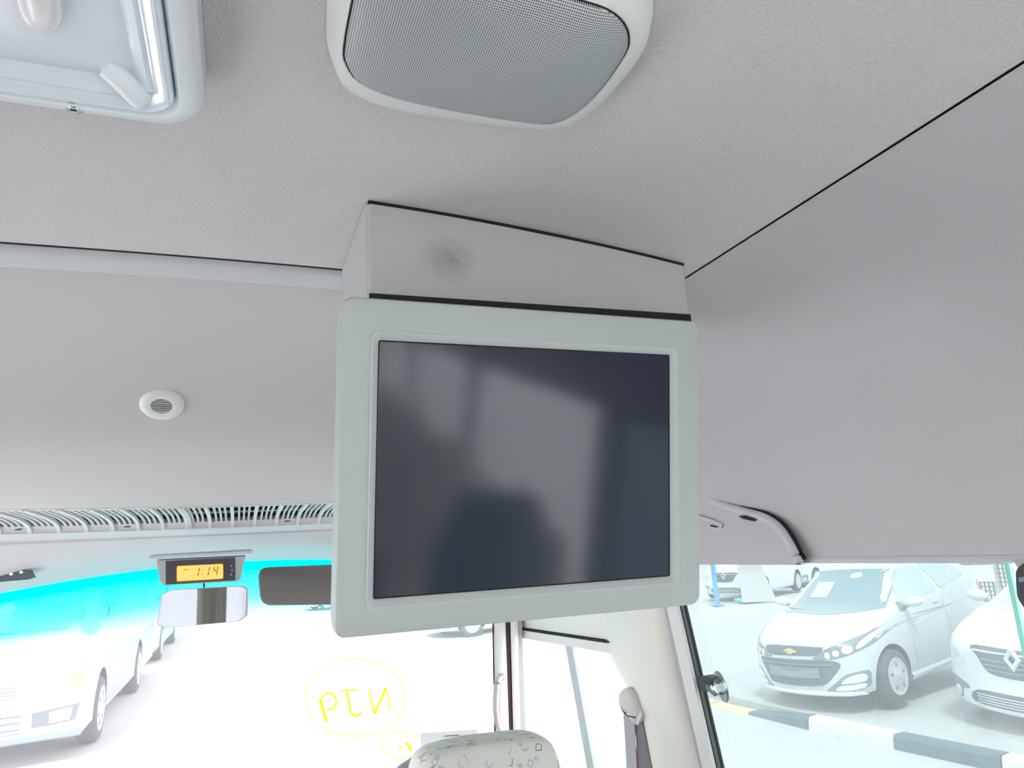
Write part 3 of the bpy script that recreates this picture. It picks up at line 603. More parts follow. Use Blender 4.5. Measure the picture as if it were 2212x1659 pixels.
for i, (a, b_) in enumerate(((500, 1222), (501, 1232), (499, 1241))):
    mk('button', *cyl(Kp(a, b_, -.003), (0, 1, 0), .0028, .003, 12), mat('grey button', (.3, .3, .34), .5) if i == 0 else bpy.data.materials['grey button'], ck)

rm = thing('rear_view_mirror', on(437, 1340, y=2.0), 'silver rear-view mirror with rounded corners hanging beneath the clock unit', 'mirror')
mk('stalk', *tube([on(441, 1258, y=2.03), on(440, 1276, y=2.02)], .0022, 8), M['dark'], rm)
mc = on(437, 1312, y=2.0)
# glass faces back down the bus towards the left windows
dv = (np.array(EYE)-mc); dv /= np.linalg.norm(dv); tgt = np.array((-.95, .2, 1.75))-mc; tgt /= np.linalg.norm(tgt)
n_m = dv+tgt; n_m /= np.linalg.norm(n_m)
rpx = rrpx([(350, 1284), (372, 1274), (522, 1266), (534, 1272), (533, 1330), (515, 1342), (360, 1356), (340, 1350)], 5.5, 4)
def on_plane(px, py, p0, n__):
    d = ray(px, py); return np.array(EYE)+d*(((p0-np.array(EYE))@n__)/(d@n__))
face_ = [on_plane(*p, mc, n_m) for p in rpx]; cen = sum(face_)/len(face_)
mk('shell', *loft([[cen+(p-cen)*s__-n_m*d_ for p in face_] for s__, d_ in ((1.012, -.0005), (1.02, .004), (1.0, .012), (.8, .02))]), M['plastic'], rm, angle=40)
mk('mirror_glass', *loft([[cen+(p-cen)*s__+n_m*d_ for p in face_] for s__, d_ in ((.99, .0008), (.985, .002), (.6, .002), (.2, .002), (.02, .002))]), M['mirror'], rm, smooth=False)
# curtain gathered on the left wall, seen in the mirror
def curtain(name, label, s_, y0, y1, grp):
    loops = []; N = 60
    for z in (1.15, 1.4, 1.7, 1.97):
        loops.append([(s_*(.905+.018*math.sin(k_*.95)+.004*math.sin(k_*2.3)), y0+(y1-y0)*k_/N, z) for k_ in range(N+1)])
    V, Fc = loft(loops, cap=False, closed=False); o = mk(name, V, Fc, M['curtain'], angle=180); tag(o, label, 'curtain', grp)
    return o
curtain('window_curtain', 'gathered beige curtain reflected in the rear-view mirror', -1, .05, .33, None)

_b = glass('sheer white blind cloth', (.55, .55, .57), veil=.45); bl_ = mk('window_blind', *slab([(-.945, -.42, 1.18), (-.945, .98, 1.18), (-.945, .98, 1.99), (-.945, -.42, 1.99)], (-.004, 0, 0)), _b, smooth=False)
tag(bl_, 'pale grey blind drawn over the left side windows behind the gathered curtain', 'blind')
vs_ = thing('sun_visor', on(640, 1305, y=2.1), 'taupe rounded sun visor in front of the windscreen, partly behind the monitor', 'visor')
YV = 2.14
vpx = rrpx([(556, 1226), (900, 1212), (900, 1304), (563, 1308)], 24, 6)
def vslab(s__, d_, tiltk=.0): 
    cc_ = on(720, 1255, y=YV); return [cc_+(on(*p, y=YV)-cc_)*s__+np.array((0, d_, 0)) for p in vpx]
mk('visor_pad', *loft([vslab(.97, -.012), vslab(.99, -.008), vslab(1, 0), vslab(.99, .008), vslab(.96, .012)]), M['taupe'], vs_, angle=60)
mk('visor_rod', *tube([on(905, 1215, y=YV), on(925, 1190, y=YV+.02), on(930, 1160, y=YV+.06)], .004, 8), M['plastic_d'], vs_)

br_ = thing('header_bracket', on(20, 1245, y=2.2), 'dark slotted bracket with two screws on the header edge above the white bus', 'bracket')
YH = 2.19
mk('plate', *slab([on(*p, y=YH) for p in ((-60, 1243), (0, 1238), (55, 1230), (66, 1234), (74, 1247), (60, 1252), (-60, 1262))], (0, .02, .0)), mat('slate bracket metal', (.08, .11, .13), .5, .3), br_, smooth=False)
for a, b_ in ((24, 1240), (67-21, 1236), (-30, 1246)):
    mk('screw', *cyl(on(a, b_, y=YH-.001), (0, 1, .2), .0045, .004, 12, .001), M['chrome'], br_)

# ------------------------------------------------------------------ writing and label on the windscreen
def stroke(pts, w, n=5):
    P = catmull([hit(600+a/3.456, 1300+b_/3.456, fy)+np.array((0, -.002, 0)) for a, b_ in pts], n)
    return tube(P, w, 6)
wr = thing('windscreen_writing', hit(768, 1590, fy), 'yellow hand-drawn circled lettering in mirror writing on the windscreen', 'writing')
circ = [(580+372*math.cos(a), 715+288*math.sin(a)) for a in np.linspace(0, 2*math.pi, 25)]
pale = glass('pale yellow marker', (.93, .92, .50), veil=.3)
mk('circle', *stroke(circ, .0024, 3), pale, wr)
mk('letter', *merge(stroke([(310, 745), (328, 715), (375, 682), (418, 700), (436, 745), (415, 790), (368, 806)], .0030), stroke([(318, 735), (330, 775), (350, 850), (364, 890)], .0048)), M['ink'], wr)
mk('letter', *merge(stroke([(470, 668), (530, 660), (605, 655)], .0022), stroke([(518, 668), (528, 740), (542, 815), (575, 852), (625, 830)], .0036)), M['ink'], wr)
mk('letter', *merge(stroke([(684, 655), (698, 745), (722, 830)], .0030), stroke([(722, 830), (765, 740), (806, 642)], .0036), stroke([(806, 642), (825, 715), (836, 815)], .0022)), M['ink'], wr)
w2_ = thing('small_windscreen_writing', hit(868, 1635, fy), 'small faint yellow circled marks low on the windscreen beside the steering wheel', 'writing')
circ = [(925+148*math.cos(a), 1066+102*math.sin(a)) for a in np.linspace(.2, 2*math.pi-.3, 20)]
mk('circle', *stroke(circ, .0022, 3), pale, w2_)
mk('mark', *stroke([(960, 1052), (978, 1080), (992, 1108)], .0045), M['ink'], w2_)
mk('mark', *stroke([(905, 1102), (925, 1072)], .0025), M['ink'], w2_)
def patchpx(px, mtl, name, par, dd=-.003):
    q = [hit(*p, fy)+np.array((0, dd, 0)) for p in px]; return mk(name, *slab(q, (0, .0008, 0)), mtl, par, smooth=False)
lb = thing('windscreen_label', hit(970, 1622, fy), 'white printed paper label low on the windscreen above the steering wheel', 'label')
patchpx([(908, 1584), (1042, 1574), (1044, 1604), (910, 1640)], glass('sunlit label paper', (.62, .64, .64), veil=.5), 'sheet', lb)
for a, b_, l_ in ((958, 1588, 34), (925, 1606, 60), (922, 1613, 50), (922, 1620, 38)):
    patchpx([(a, b_), (a+l_, b_-l_*.06), (a+l_, b_+2.4-l_*.06), (a, b_+2.4)], bpy.data.materials.get('grey print') or mat('grey print', (.55, .57, .58), .8), 'print_line', lb, -.0042)

# ------------------------------------------------------------------ driver's seat and steering wheel
YD = 1.42
ds = thing('driver_seat', on(1070, 1750, y=YD), 'driver seat back in pale patterned moquette with rounded top', 'seat')
spx = [(880, 1745), (893, 1700), (905, 1662), (925, 1638), (965, 1622), (1030, 1608), (1110, 1598), (1160, 1594), (1190, 1601), (1207, 1622), (1222, 1665), (1238, 1715), (1248, 1765), (1220, 1800), (900, 1800)]
sO = catmull([on(*p, y=YD) for p in spx], 4, True); sC = sum(sO)/len(sO)
def sl(s__, d_): return [sC+(p-sC)*s__+np.array((0, d_, 0)) for p in sO]
sb_ = mk('backrest', *loft([sl(.5, -.006), sl(.85, -.002), sl(.95, .006), sl(.995, .022), sl(1, .04), sl(.995, .07), sl(.96, .09), sl(.85, .10), sl(.5, .105)]), M['moquette'], ds, angle=180)
mk('lower_backrest', *box((sC[0], YD+.05, 1.33), (.44, .11, .46), bev=.03), M['moquette'], ds)
mk('seat_base', *box((sC[0], YD+.28, 1.08), (.46, .46, .12), bev=.03), M['moquette'], ds)
mk('pedestal', *box((sC[0], YD+.28, .83), (.36, .36, .40), bev=.02), M['plastic_d'], ds)
bpy.context.view_layer.update()
def copy_seat(x, y, row):
    c_ = ds.copy(); C.objects.link(c_); c_.name = 'passenger_seat'; c_['label'] = 'pale patterned passenger seat on the %s side, unseen %s row added behind the camera for reflections' % ('right' if x > 0 else 'left', row); c_['group'] = 'seats added behind the camera for screen reflections'
    for ch in ds.children: q = ch.copy(); C.objects.link(q); q.parent = c_
    c_.location = (x, y, ds.location[2]+.03)
for y_, row_ in ((-.75, 'first'), (-1.5, 'second'), (-2.25, 'third'), (-3.0, 'fourth'), (-3.75, 'fifth')):  # unseen seats put in to darken the lower part of the screen reflection
    for x_ in (.72, -.72): copy_seat(x_, y_, row_)
sw = thing('steering_wheel', (.5, 1.95, 1.25), 'grey steering wheel rim showing left of the driver seat top', 'steering wheel')
tp = on(935, 1630, y=1.92)
cwh = tp+np.array((.03, .135, -.165)); ax1 = np.array((1.0, 0, 0)); ax2 = np.array((0, .62, .785)); nW = np.cross(ax1, ax2)
cwh = tp-ax2*.213+ax1*.02
mk('rim', *tube([cwh+.213*(ax1*math.cos(a)+ax2*math.sin(a)) for a in np.linspace(0, 2*math.pi, 41)[:-1]], .0145, 12, closed=True), mat('grey steering wheel', (.33, .34, .35), .5), sw)
mk('hub', *cyl(cwh-nW*0, nW, .06, .04, 24, .012), bpy.data.materials['grey steering wheel'], sw)
for a in (-20, 200):
    mk('spoke', *tube([cwh+.05*(ax1*math.cos(R(a))+ax2*math.sin(R(a))), cwh+.21*(ax1*math.cos(R(a))+ax2*math.sin(R(a)))], .010, 8), bpy.data.materials['grey steering wheel'], sw)
mk('column', *tube([cwh, cwh+nW*(.45 if nW[1] > 0 else -.45)], .03, 12), M['plastic_d'], sw)

# ------------------------------------------------------------------ seat belt on the B pillar
sbt = thing('seat_belt', on(1365, 1570, x=.915), 'driver seat belt with hooded pillar guide and two hanging grey straps', 'seat belt')
hpx = [(1339, 1510), (1341, 1494), (1350, 1486), (1362, 1485), (1370, 1494), (1378, 1515), (1383, 1534), (1386, 1552), (1378, 1566), (1370, 1560), (1367, 1546), (1352, 1540), (1344, 1532)]
hO = catmull([on(*p, x=.90) for p in hpx], 3, True); hC = sum(hO)/len(hO)
def hl(s__, d_): return [hC+(p-hC)*s__+np.array((d_, 0, 0)) for p in hO]
mk('guide_hood', *loft([hl(.6, -.012), hl(.85, -.009), hl(1, 0), hl(1, .012), hl(.9, .02)]), mat('warm grey belt guide', (.56, .54, .50), .5), sbt, angle=60)
mk('guide_slot', *tube([on(*p, x=.889) for p in ((1344, 1527), (1346, 1537), (1356, 1546), (1372, 1550))], .0018, 6), M['slot'], sbt)
mk('guide_arm', *tube([on(1383, 1528, x=.893), on(1384, 1545, x=.893), on(1376, 1564, x=.893)], [.002, .004, .003], 8), M['cream2'], sbt)
def strap(name, l, r_, m_, x): 
    a = [on(*p, x=x) for p in l]; b_ = [on(*p, x=x) for p in r_]
    return mk(name, *loft([[p, q, q+np.array((.002, 0, 0)), p+np.array((.002, 0, 0))] for p, q in zip(a, b_)]), m_, sbt)
strap('webbing', ((1346, 1540), (1350, 1600), (1353, 1660), (1360, 1800), (1375, 2000)), ((1370, 1552), (1372, 1600), (1375, 1660), (1385, 1800), (1402, 2000)), M['belt'], .898)
strap('webbing', ((1371, 1556), (1374, 1600), (1376, 1660), (1386, 1800), (1403, 2000)), ((1387, 1558), (1395, 1600), (1406, 1660), (1430, 1800), (1465, 2000)), M['belt_d'], .904)

# ------------------------------------------------------------------ window latch with round knob on the side glass
XL = .935
lt = thing('window_latch', on(1525, 1500, x=XL), 'dark window latch with round metal disc beside the pillar on the side window', 'latch')
mk('latch_base', *slab([on(*p, x=XL+.005) for p in ((1505, 1462), (1522, 1459), (1536, 1466), (1537, 1477), (1531, 1494), (1512, 1492))], (.022, 0, 0)), M['dark'], lt, smooth=False)
mk('lever', *tube([on(1520, 1470, x=XL), on(1532, 1468, x=XL-.01), on(1538, 1476, x=XL-.012)], .0035, 8), M['dark'], lt)
mk('knuckle', *tube([on(1530, 1482, x=XL-.004), on(1540, 1490, x=XL-.006), on(1547, 1500, x=XL-.006)], [.007, .0085, .006], 8), mat('slate latch metal', (.16, .19, .20), .4, .5), lt)
mk('boss', *cyl(on(1547, 1486, x=XL-.006), np.array((-.3, -1, .1)), .0105, .018, 16, .002), M['chrome'], lt)
dc = on(1559, 1483, x=XL-.004)
vd = dc-np.array(EYE); vd /= np.linalg.norm(vd); side_ = np.cross(vd, (0, 0, 1)); side_ /= np.linalg.norm(side_)
dn = side_*.93+vd*.36+np.array((0, 0, .22)); dn /= np.linalg.norm(dn)
mk('disc', *lathe(dc, dn, [(.0001, .004), (.024, .0035), (.030, .001), (.031, -.001), (.029, -.003), (.0001, -.002)], 36), mat('pewter latch disc', (.35, .40, .40), .25, .9), lt, angle=35)
l2 = thing('rear_window_latch', on(2206, 1262, x=.93), 'black window catch at the top corner of the next side pane', 'latch')
mk('catch_body', *slab([on(*p, x=.925) for p in rrpx([(2193, 1232), (2215, 1212), (2290, 1215), (2290, 1335), (2225, 1335), (2197, 1290)], 12)], (.02, 0, 0)), M['dark'], l2, angle=30)
mk('catch_plate', *slab([on(*p, x=.921) for p in ((2200, 1248), (2250, 1240), (2250, 1252), (2201, 1258))], (.004, 0, 0)), mat('slate catch plate', (.2, .24, .3), .4), l2, smooth=False)

# ------------------------------------------------------------------ outside mirror by the driver's door
om = thing('outside_mirror', (1.12, 2.45, 1.35), 'white outside door mirror with grey stay beyond the driver door glass', 'mirror')
oq = [on(*p, x=1.12) for p in rrpx([(1180, 1580), (1232, 1560), (1268, 1575), (1284, 1640), (1290, 1720), (1200, 1740), (1178, 1650)], 18)]
oc = sum(oq)/len(oq)
mk('housing', *loft([[oc+(p-oc)*s__+np.array((d_, 0, 0)) for p in oq] for s__, d_ in ((.93, 0), (1, .01), (.98, .05), (.7, .09))]), M['paint_w'], om, angle=60)
mk('mirror_rim', *tube([oc+(p-oc)*.965+np.array((-.001, 0, 0)) for p in oq], .0016, 6, closed=True), M['plastic_d'], om)
mk('stay', *tube([on(1300, 1700, x=.97), on(1270, 1690, x=1.10)], .01, 8), M['dark'], om)

exec_outside = True
# ================================================================== OUTSIDE
# ------------------------------------------------------------------ ground, kerb, paving, lines
ground = st('floor_outside', *slab([(-90, -60, -.3), (120, -60, -.3), (120, 160, -.3), (-90, 160, -.3)], (0, 0, .3)), M['asphalt'], smooth=False); ground.name = 'ground'
KZ = .13
kf = [(1440, 1508), (1530, 1525), (1616, 1544), (1746, 1577), (1932, 1619), (2165, 1670), (2400, 1722), (2700, 1790)]   # foot of the kerb
kp_ = [on(*p, z=0) for p in kf]
kcol = ['kerb_y', 'kerb_y', 'kerb_b', 'kerb_w', 'kerb_b', 'kerb_w', 'kerb_b']
dk = kp_[-1]-kp_[0]; dk /= np.linalg.norm(dk); nk = np.array((-dk[1], dk[0], 0)); nk = nk if nk@np.array((1, 1, 0)) > 0 else -nk
kerb = thing('trim_%d' % ti, kp_[3], None, None); kerb['kind'] = 'structure'; ti += 1
for i in range(len(kp_)-1):
    a, b_ = kp_[i]+dk*.008, kp_[i+1]-dk*.008; mid = 2 if kcol[i] != 'kerb_y' else 2
    hts = KZ if i >= 2 else KZ*(.35 if i == 1 else .2)
    h0 = KZ if i >= 3 else (.02 if i < 2 else .03); h1 = KZ if i >= 2 else .03
    def sec(p, h): return [p, p+nk*.015+np.array((0, 0, h*.8)), p+nk*.04+np.array((0, 0, h)), p+nk*.17+np.array((0, 0, h)), p+nk*.19+np.array((0, 0, -.05)), p+np.array((0, 0, -.05))]
    mk('kerb_block', *loft([sec(a, h0), sec(a*.5+b_*.5, h0*.5+h1*.5), sec(b_, h1)]), M[kcol[i]], kerb, angle=30)
pa, pb = kp_[2]+nk*.17, kp_[-1]+dk*20+nk*.17
pc0 = kp_[0]-dk*6+nk*.17
st('trim_%d' % ti, *slab([(*pa[:2], .10), (*pb[:2], .10), *[tuple((q+nk*45)[:2])+(.10,) for q in (pb, pc0)], (*(pc0+nk*1.5)[:2], .02)], (0, 0, -.12)), M['paving'], smooth=False); ti += 1
def road_line(name, p0, p1, w, m_, label):
    a, b_ = on(*p0, z=.0), on(*p1, z=.0); d = (b_-a)/np.linalg.norm(b_-a); n__ = np.array((-d[1], d[0], 0))*w/2
    o = mk(name, *slab([a-n__, b_-n__, b_+n__, a+n__], (0, 0, .006)), m_, smooth=False); o['kind'] = 'structure'; o['label'] = label; return o
road_line('trim_%d' % ti, (150, 1678), (1395, 1438), .10, M['line_y'], 'pale yellow painted line crossing the yard in front of the bus'); ti += 1
road_line('trim_%d' % ti, (1480, 1396), (1660, 1352), .08, M['line_r'], 'faded reddish line on the yard behind the blue pole'); ti += 1
road_line('trim_%d' % ti, (930, 1467), (965, 1465.5), .16, M['line_w'], 'short white dash painted on the yard'); ti += 1
road_line('trim_%d' % ti, (840, 1372), (1160, 1447), .08, M['line_w'], 'thin white bay line painted on the yard'); ti += 1

# ------------------------------------------------------------------ cars
def car_axes(h, p, ro):
    a, p, ro = R(h), R(p), R(ro)
    fw = np.array([math.sin(a)*math.cos(p), math.cos(a)*math.cos(p), math.sin(p)]); lf = np.array([math.cos(a), -math.sin(a), 0]); up = -np.cross(fw, lf)
    return fw, lf*math.cos(ro)+up*math.sin(ro), up*math.cos(ro)-lf*math.sin(ro)
def place(o, x, y, z, h, p=0, ro=0, s__=1.0):
    fw, lf, up = car_axes(h, p, ro)
    o.matrix_world = Matrix(((lf[0]*s__, fw[0]*s__, up[0]*s__, x), (lf[1]*s__, fw[1]*s__, up[1]*s__, y), (lf[2]*s__, fw[2]*s__, up[2]*s__, z), (0, 0, 0, 1)))
def lerp_st(S, y):
    ys_ = [s_[0] for s_ in S]; y = min(max(y, ys_[0]), ys_[-1]); out = []
    for k_ in range(1, len(S[0])): out.append(float(np.interp(y, ys_, [s_[k_] for s_ in S])))
    return out
def car_body(root, S, bow, wheels, wr_, paint, name='body', rearbow=.25, L=3.6):
    """S: stations (y, zb, wb, wm, zm, wbelt, zbelt, wtop, ztop, zc)"""
    ysd = []
    for a, b_ in zip(S[:-1], S[1:]):
        n = max(1, int(round((b_[0]-a[0])/.07)))
        ysd += [a[0]+(b_[0]-a[0])*k_/n for k_ in range(n)]
    ysd.append(S[-1][0])
    def half(y):
        zb, wb, wm, zm, wbe, zbe, wt, zt, zc = lerp_st(S, y)
        P = [(0, zb), (.55*wb, zb), (wb*.97, zb+.01), (wb, zb+.05), (wm*.985, zb*.5+zm*.5), (wm, zm), (wm*.4+wbe*.6+.004, zm*.45+zbe*.55), (wbe, zbe)]
        for q in (.25, .5, .75): P.append((wbe+(wt-wbe)*(q**1.25), zbe+(zt-zbe)*q))
        P += [(wt, zt), (wt*.86, zt*.45+zc*.55), (wt*.5, zc-(zc-zt)*.18), (0, zc)]
        return P
    loops = []
    def warp(x, y, z, W=.8):
        q = min(1, abs(x)/W); y2 = y+bow*q**2.6*max(0, 1-y/1.1)-rearbow*q**2.6*max(0, 1-(L-y)/1.0)*1.0
        return (x, y2, z)
    for y in ysd:
        h_ = half(y); full = [warp(px_, y, pz) for px_, pz in h_]+[warp(-px_, y, pz) for px_, pz in h_[-2:0:-1]]
        loops.append(full)
    def capl(y, dy, s__):
        h_ = half(y); full = h_+[(-a, b_) for a, b_ in h_[-2:0:-1]]; zc_ = (h_[0][1]+h_[-1][1])/2
        return [(warp(a*s__, y, 0)[0], warp(a*s__, y, 0)[1]+dy, zc_+(b_-zc_)*s__) for a, b_ in full]
    pre = [capl(ysd[0], -.035, .25), capl(ysd[0], -.032, .6), capl(ysd[0], -.022, .88)]; post = [capl(ysd[-1], .02, .88), capl(ysd[-1], .03, .6), capl(ysd[-1], .035, .25)]
    V, Fc = loft(pre+loops+post)
    me = bpy.data.meshes.new('body_tmp'); me.from_pydata(V, [], Fc); me.materials.append(paint); me.materials.append(M['dark'])
    bm = bmesh.new(); bm.from_mesh(me); bmesh.ops.recalc_face_normals(bm, faces=bm.faces); bm.to_mesh(me); bm.free()
    o = bpy.data.objects.new('tmp', me); C.objects.link(o)
    m1 = o.modifiers.new('s', 'SUBSURF'); m1.levels = 1; m1.render_levels = 1
    cut = []
    for (wx, wy) in wheels:
        v, f = cyl((wx, wy, wr_+.01), (1, 0, 0), wr_+.055, .42, 36)
        cm_ = bpy.data.meshes.new('c'); cm_.from_pydata([tuple(a) for a in v], [], f); cm_.materials.append(paint); cm_.materials.append(M['dark'])
        bm = bmesh.new(); bm.from_mesh(cm_); bmesh.ops.recalc_face_normals(bm, faces=bm.faces)
        for q in bm.faces: q.material_index = 1
        bm.to_mesh(cm_); bm.free()
        co = bpy.data.objects.new('c', cm_); C.objects.link(co); cut.append(co)
        b2 = o.modifiers.new('b', 'BOOLEAN'); b2.operation = 'DIFFERENCE'; b2.object = co; b2.solver = 'EXACT'
    dg = bpy.context.evaluated_depsgraph_get(); dg.update()
    me2 = bpy.data.meshes.new_from_object(o.evaluated_get(dg)); me2.name = name
    bpy.data.objects.remove(o); [bpy.data.objects.remove(c_) for c_ in cut]
    bm = bmesh.new(); bm.from_mesh(me2)
    for f in bm.faces: f.smooth = True
    for e_ in bm.edges:
        if len(e_.link_faces) == 2 and (e_.calc_face_angle(0) > R(38) or e_.link_faces[0].material_index != e_.link_faces[1].material_index): e_.smooth = False
    bm.to_mesh(me2)
    bvh = BVHTree.FromBMesh(bm); bm.free()
    b = bpy.data.objects.new(name, me2); C.objects.link(b); b.parent = root; WL[b.name] = np.zeros(3)
    return b, bvh
def patch(name, outline, axis, bvh, m_, par, off=.006, start=None, sgn=1, smooth_out=True, rings_=(1, .8, .55, .3, .08), thick=.02, n=3, crn=False):
    """outline (u,v): axis 'y' front -> (x,z) cast along +y; 'x' side -> (y,z) cast inward; 'Y' rear"""
    O = catmull([(a, b_, 0) for a, b_ in outline], n, True) if smooth_out else [np.array((a, b_, 0)) for q in range(len(outline)) for a, b_ in [(outline[q][0]*(1-k_)+outline[(q+1) % len(outline)][0]*k_, outline[q][1]*(1-k_)+outline[(q+1) % len(outline)][1]*k_) for k_ in (0, .25, .5, .75)]]
    c_ = sum(O)/len(O); loops = []
    def cast(u, v):
        if axis == 'y': o_, d = Vector((u, -3, v)), Vector((0, 1, 0))
        elif axis == 'Y': o_, d = Vector((u, 9, v)), Vector((0, -1, 0))
        else: o_, d = Vector((sgn*3, u, v)), Vector((-sgn, 0, 0))
        h = bvh.ray_cast(o_, d); return (h[0], h[1]) if h[0] is not None else (None, None)
    for s__ in rings_:
        lp = []
        for p in O:
            u, v = c_[0]+(p[0]-c_[0])*s__, c_[1]+(p[1]-c_[1])*s__; q, n__ = cast(u, v)
            k2 = 1.0
            while q is None and k2 > .5: k2 -= .06; q, n__ = cast(c_[0]+(u-c_[0])*k2, c_[1]+(v-c_[1])*k2)
            if q is None: q, n__ = Vector((0, 0, 0)), Vector((0, 0, 1))
            lp.append((q, n__))
        loops.append(lp)
    L_ = [[np.array(q-n__*.004) for q, n__ in loops[0]]]+[[np.array(q+n__*off) for q, n__ in lp] for lp in loops]
    V, Fc = loft(L_, cap=False); Fc.append(tuple(range((len(L_)-1)*len(O), len(L_)*len(O))))
    return mk(name, V, Fc, m_, par, local=True, angle=60)
def wheel(root, x, y, r, w, m_rim, holes=5, name='wheel'):
    s_ = 1 if x > 0 else -1; c_ = (x, y, r)
    tp_ = [(r*.68, .5), (r*.70, .5), (r*.9, .5), (r*.985, .36), (r, .15), (r, -.15), (r*.985, -.36), (r*.9, -.5), (r*.66, -.5)]
    ty = mk('wheel', *lathe(c_, (s_, 0, 0), [(a, b_*w) for a, b_ in tp_], 40), M['tyre'], root, local=True, angle=50)
    rp_ = [(r*.70, .49), (r*.68, .52), (r*.63, .50), (r*.58, .47), (r*.45, .50), (r*.18, .53), (r*.14, .56), (r*.0005, .56)]
    mk('hubcap', *lathe(c_, (s_, 0, 0), [(a, b_*w) for a, b_ in rp_], 40), m_rim, ty, local=True, angle=50)
    V_, F_ = [], []
    for k_ in range(holes):
        a = 2*math.pi*k_/holes+.3; cc_ = np.array((x+s_*w*.505, y+r*.44*math.cos(a), r+r*.44*math.sin(a)))
        d1 = np.array((0, math.cos(a), math.sin(a))); d2 = np.array((0, -math.sin(a), math.cos(a)))
        lp = [cc_+d1*math.cos(q)*r*.10+d2*math.sin(q)*r*.055 for q in np.linspace(0, 2*math.pi, 13)[:-1]]
        mk('vent_hole', *loft([lp, [p+np.array((s_*.006, 0, 0)) for p in lp]]), M['lampd'], ty, local=True)
    return ty

# ---- the pale hatchback seen through the side window
hb = thing('hatchback_car', (0, 0, 0), 'pale silver hatchback with gold cross emblem parked beyond the side window', 'car')
HS = [  # y, zb, wb, wm, zm, wbelt, zbelt, wtop, ztop, zc
    (.00, .17, .62, .70, .45, .66, .66, .50, .72, .745), (.12, .16, .68, .74, .50, .70, .74, .56, .78, .805), (.40, .17, .74, .775, .55, .745, .82, .64, .865, .90),
    (.80, .17, .76, .79, .58, .765, .90, .67, .945, .985), (.98, .17, .76, .795, .60, .765, .93, .665, .975, 1.03),
    (1.30, .17, .76, .797, .60, .765, .95, .60, 1.16, 1.235), (1.62, .17, .76, .797, .60, .765, .975, .555, 1.36, 1.43), (1.80, .17, .76, .797, .60, .765, .985, .56, 1.405, 1.465), (2.3, .17, .76, .797, .62, .765, 1.01, .57, 1.42, 1.485), (2.9, .18, .76, .797, .64, .765, 1.06, .56, 1.385, 1.455),
    (3.25, .20, .74, .79, .66, .75, 1.08, .53, 1.33, 1.41), (3.42, .22, .70, .77, .66, .72, 1.02, .50, 1.10, 1.20), (3.55, .25, .64, .72, .60, .64, .85, .5, .90, .95)]
WH = [(.70, .79), (-.70, .79)]
wheels_h = [(.72, .755), (-.72, .755), (.72, 3.02), (-.72, 3.02)]
body, bv = car_body(hb, HS, .36, wheels_h, .285, M['paint_s'], L=3.55, rearbow=.10)
for x, y in wheels_h: wheel(hb, x*.985, y, .288, .17, M['rim'])
def sym(pts, name, axis, m_, par, **k):
    return [patch(name, pts, axis, bv, m_, par, **k), patch(name, [(-a, b_) for a, b_ in pts] if axis == 'y' else pts, axis, bv, m_, par, **({**k, 'sgn': -1} if axis == 'x' else k))]
patch('windscreen', [(-.70, .985), (-.35, .965), (0, .955), (.35, .965), (.62, .99), (.655, 1.02), (.56, 1.33), (.50, 1.375), (0, 1.395), (-.50, 1.375), (-.56, 1.33)], 'y', bv, M['carglass'], hb, n=4, off=.005)
up_ = patch('upper_grille', [(-.34, .70), (0, .715), (.36, .705), (.39, .69), (.32, .62), (0, .61), (-.29, .61)], 'y', bv, M['grille'], hb, n=3)
lo_ = patch('lower_grille', [(-.50, .53), (-.40, .56), (0, .57), (.38, .565), (.53, .52), (.44, .39), (.32, .30), (0, .28), (-.32, .29), (-.40, .36)], 'y', bv, M['grille'], hb, n=3)
def front_y(bvh, x, z):
    h = bvh.ray_cast(Vector((x, -3, z)), Vector((0, 1, 0))); return h[0].y if h[0] is not None else .1
def fpoly(name, pts, bvh, m_, par, d=-.012, th=.01):
    q = [(a, front_y(bvh, a, b_)+d, b_) for a, b_ in pts]; return mk(name, *slab(q, (0, th, 0)), m_, par, local=True, smooth=False)
fpoly('emblem', [(-.065, .675), (-.035, .675), (-.03, .69), (.05, .69), (.055, .675), (.105, .67), (.095, .645), (.045, .645), (.04, .63), (-.025, .63), (-.03, .65), (-.075, .655)], bv, M['gold'], up_, d=-.022)
fpoly('number_plate', [(-.33, .49), (0, .495), (.33, .49), (.33, .38), (0, .375), (-.33, .38)], bv, M['plate'], lo_, d=-.045)
for zc_ in (.30, .325, .35): mk('grille_bar', *tube([(x, front_y(bv, x, zc_)-.010, zc_) for x in np.linspace(-.31, .33, 9)], .004, 6), M['plate'], lo_, local=True)
for xx_ in np.linspace(-.28, .30, 9): mk('grille_bar', *tube([(xx_, front_y(bv, xx_, z)-.010, z) for z in (.295, .325, .36)], .003, 6), M['plate'], lo_, local=True)
mk('grille_bar', *tube([(x, front_y(bv, x, .515)-.012, .515) for x in np.linspace(-.44, .47, 13)], .007, 6), M['plate'], lo_, local=True)
hl_ = sym([(.27, .59), (.40, .675), (.56, .74), (.70, .80), (.775, .865), (.77, .78), (.74, .69), (.66, .63), (.52, .585), (.38, .57)], 'headlight', 'y', M['lampd'], hb, n=3)
for hlo, sg in zip(hl_, (1, -1)):
    for cx_, cz_, rx_, rz_ in ((.425, .615, .028, .038), (.505, .635, .032, .034), (.60, .665, .045, .04)):
        patch('lamp_lens', [(sg*(cx_+rx_*math.cos(a)), cz_+rz_*math.sin(a)) for a in np.linspace(0, 2*math.pi, 9)[:-1]], 'y', bv, M['lamp'], hlo, off=.011, n=2, rings_=(1, .7, .3))
    patch('lamp_lens', [(sg*a, b_) for a, b_ in ((.665, .665), (.70, .68), (.745, .76), (.765, .84), (.72, .79), (.675, .72))], 'y', bv, M['lamp'], hlo, off=.011, n=2, rings_=(1, .7, .3))
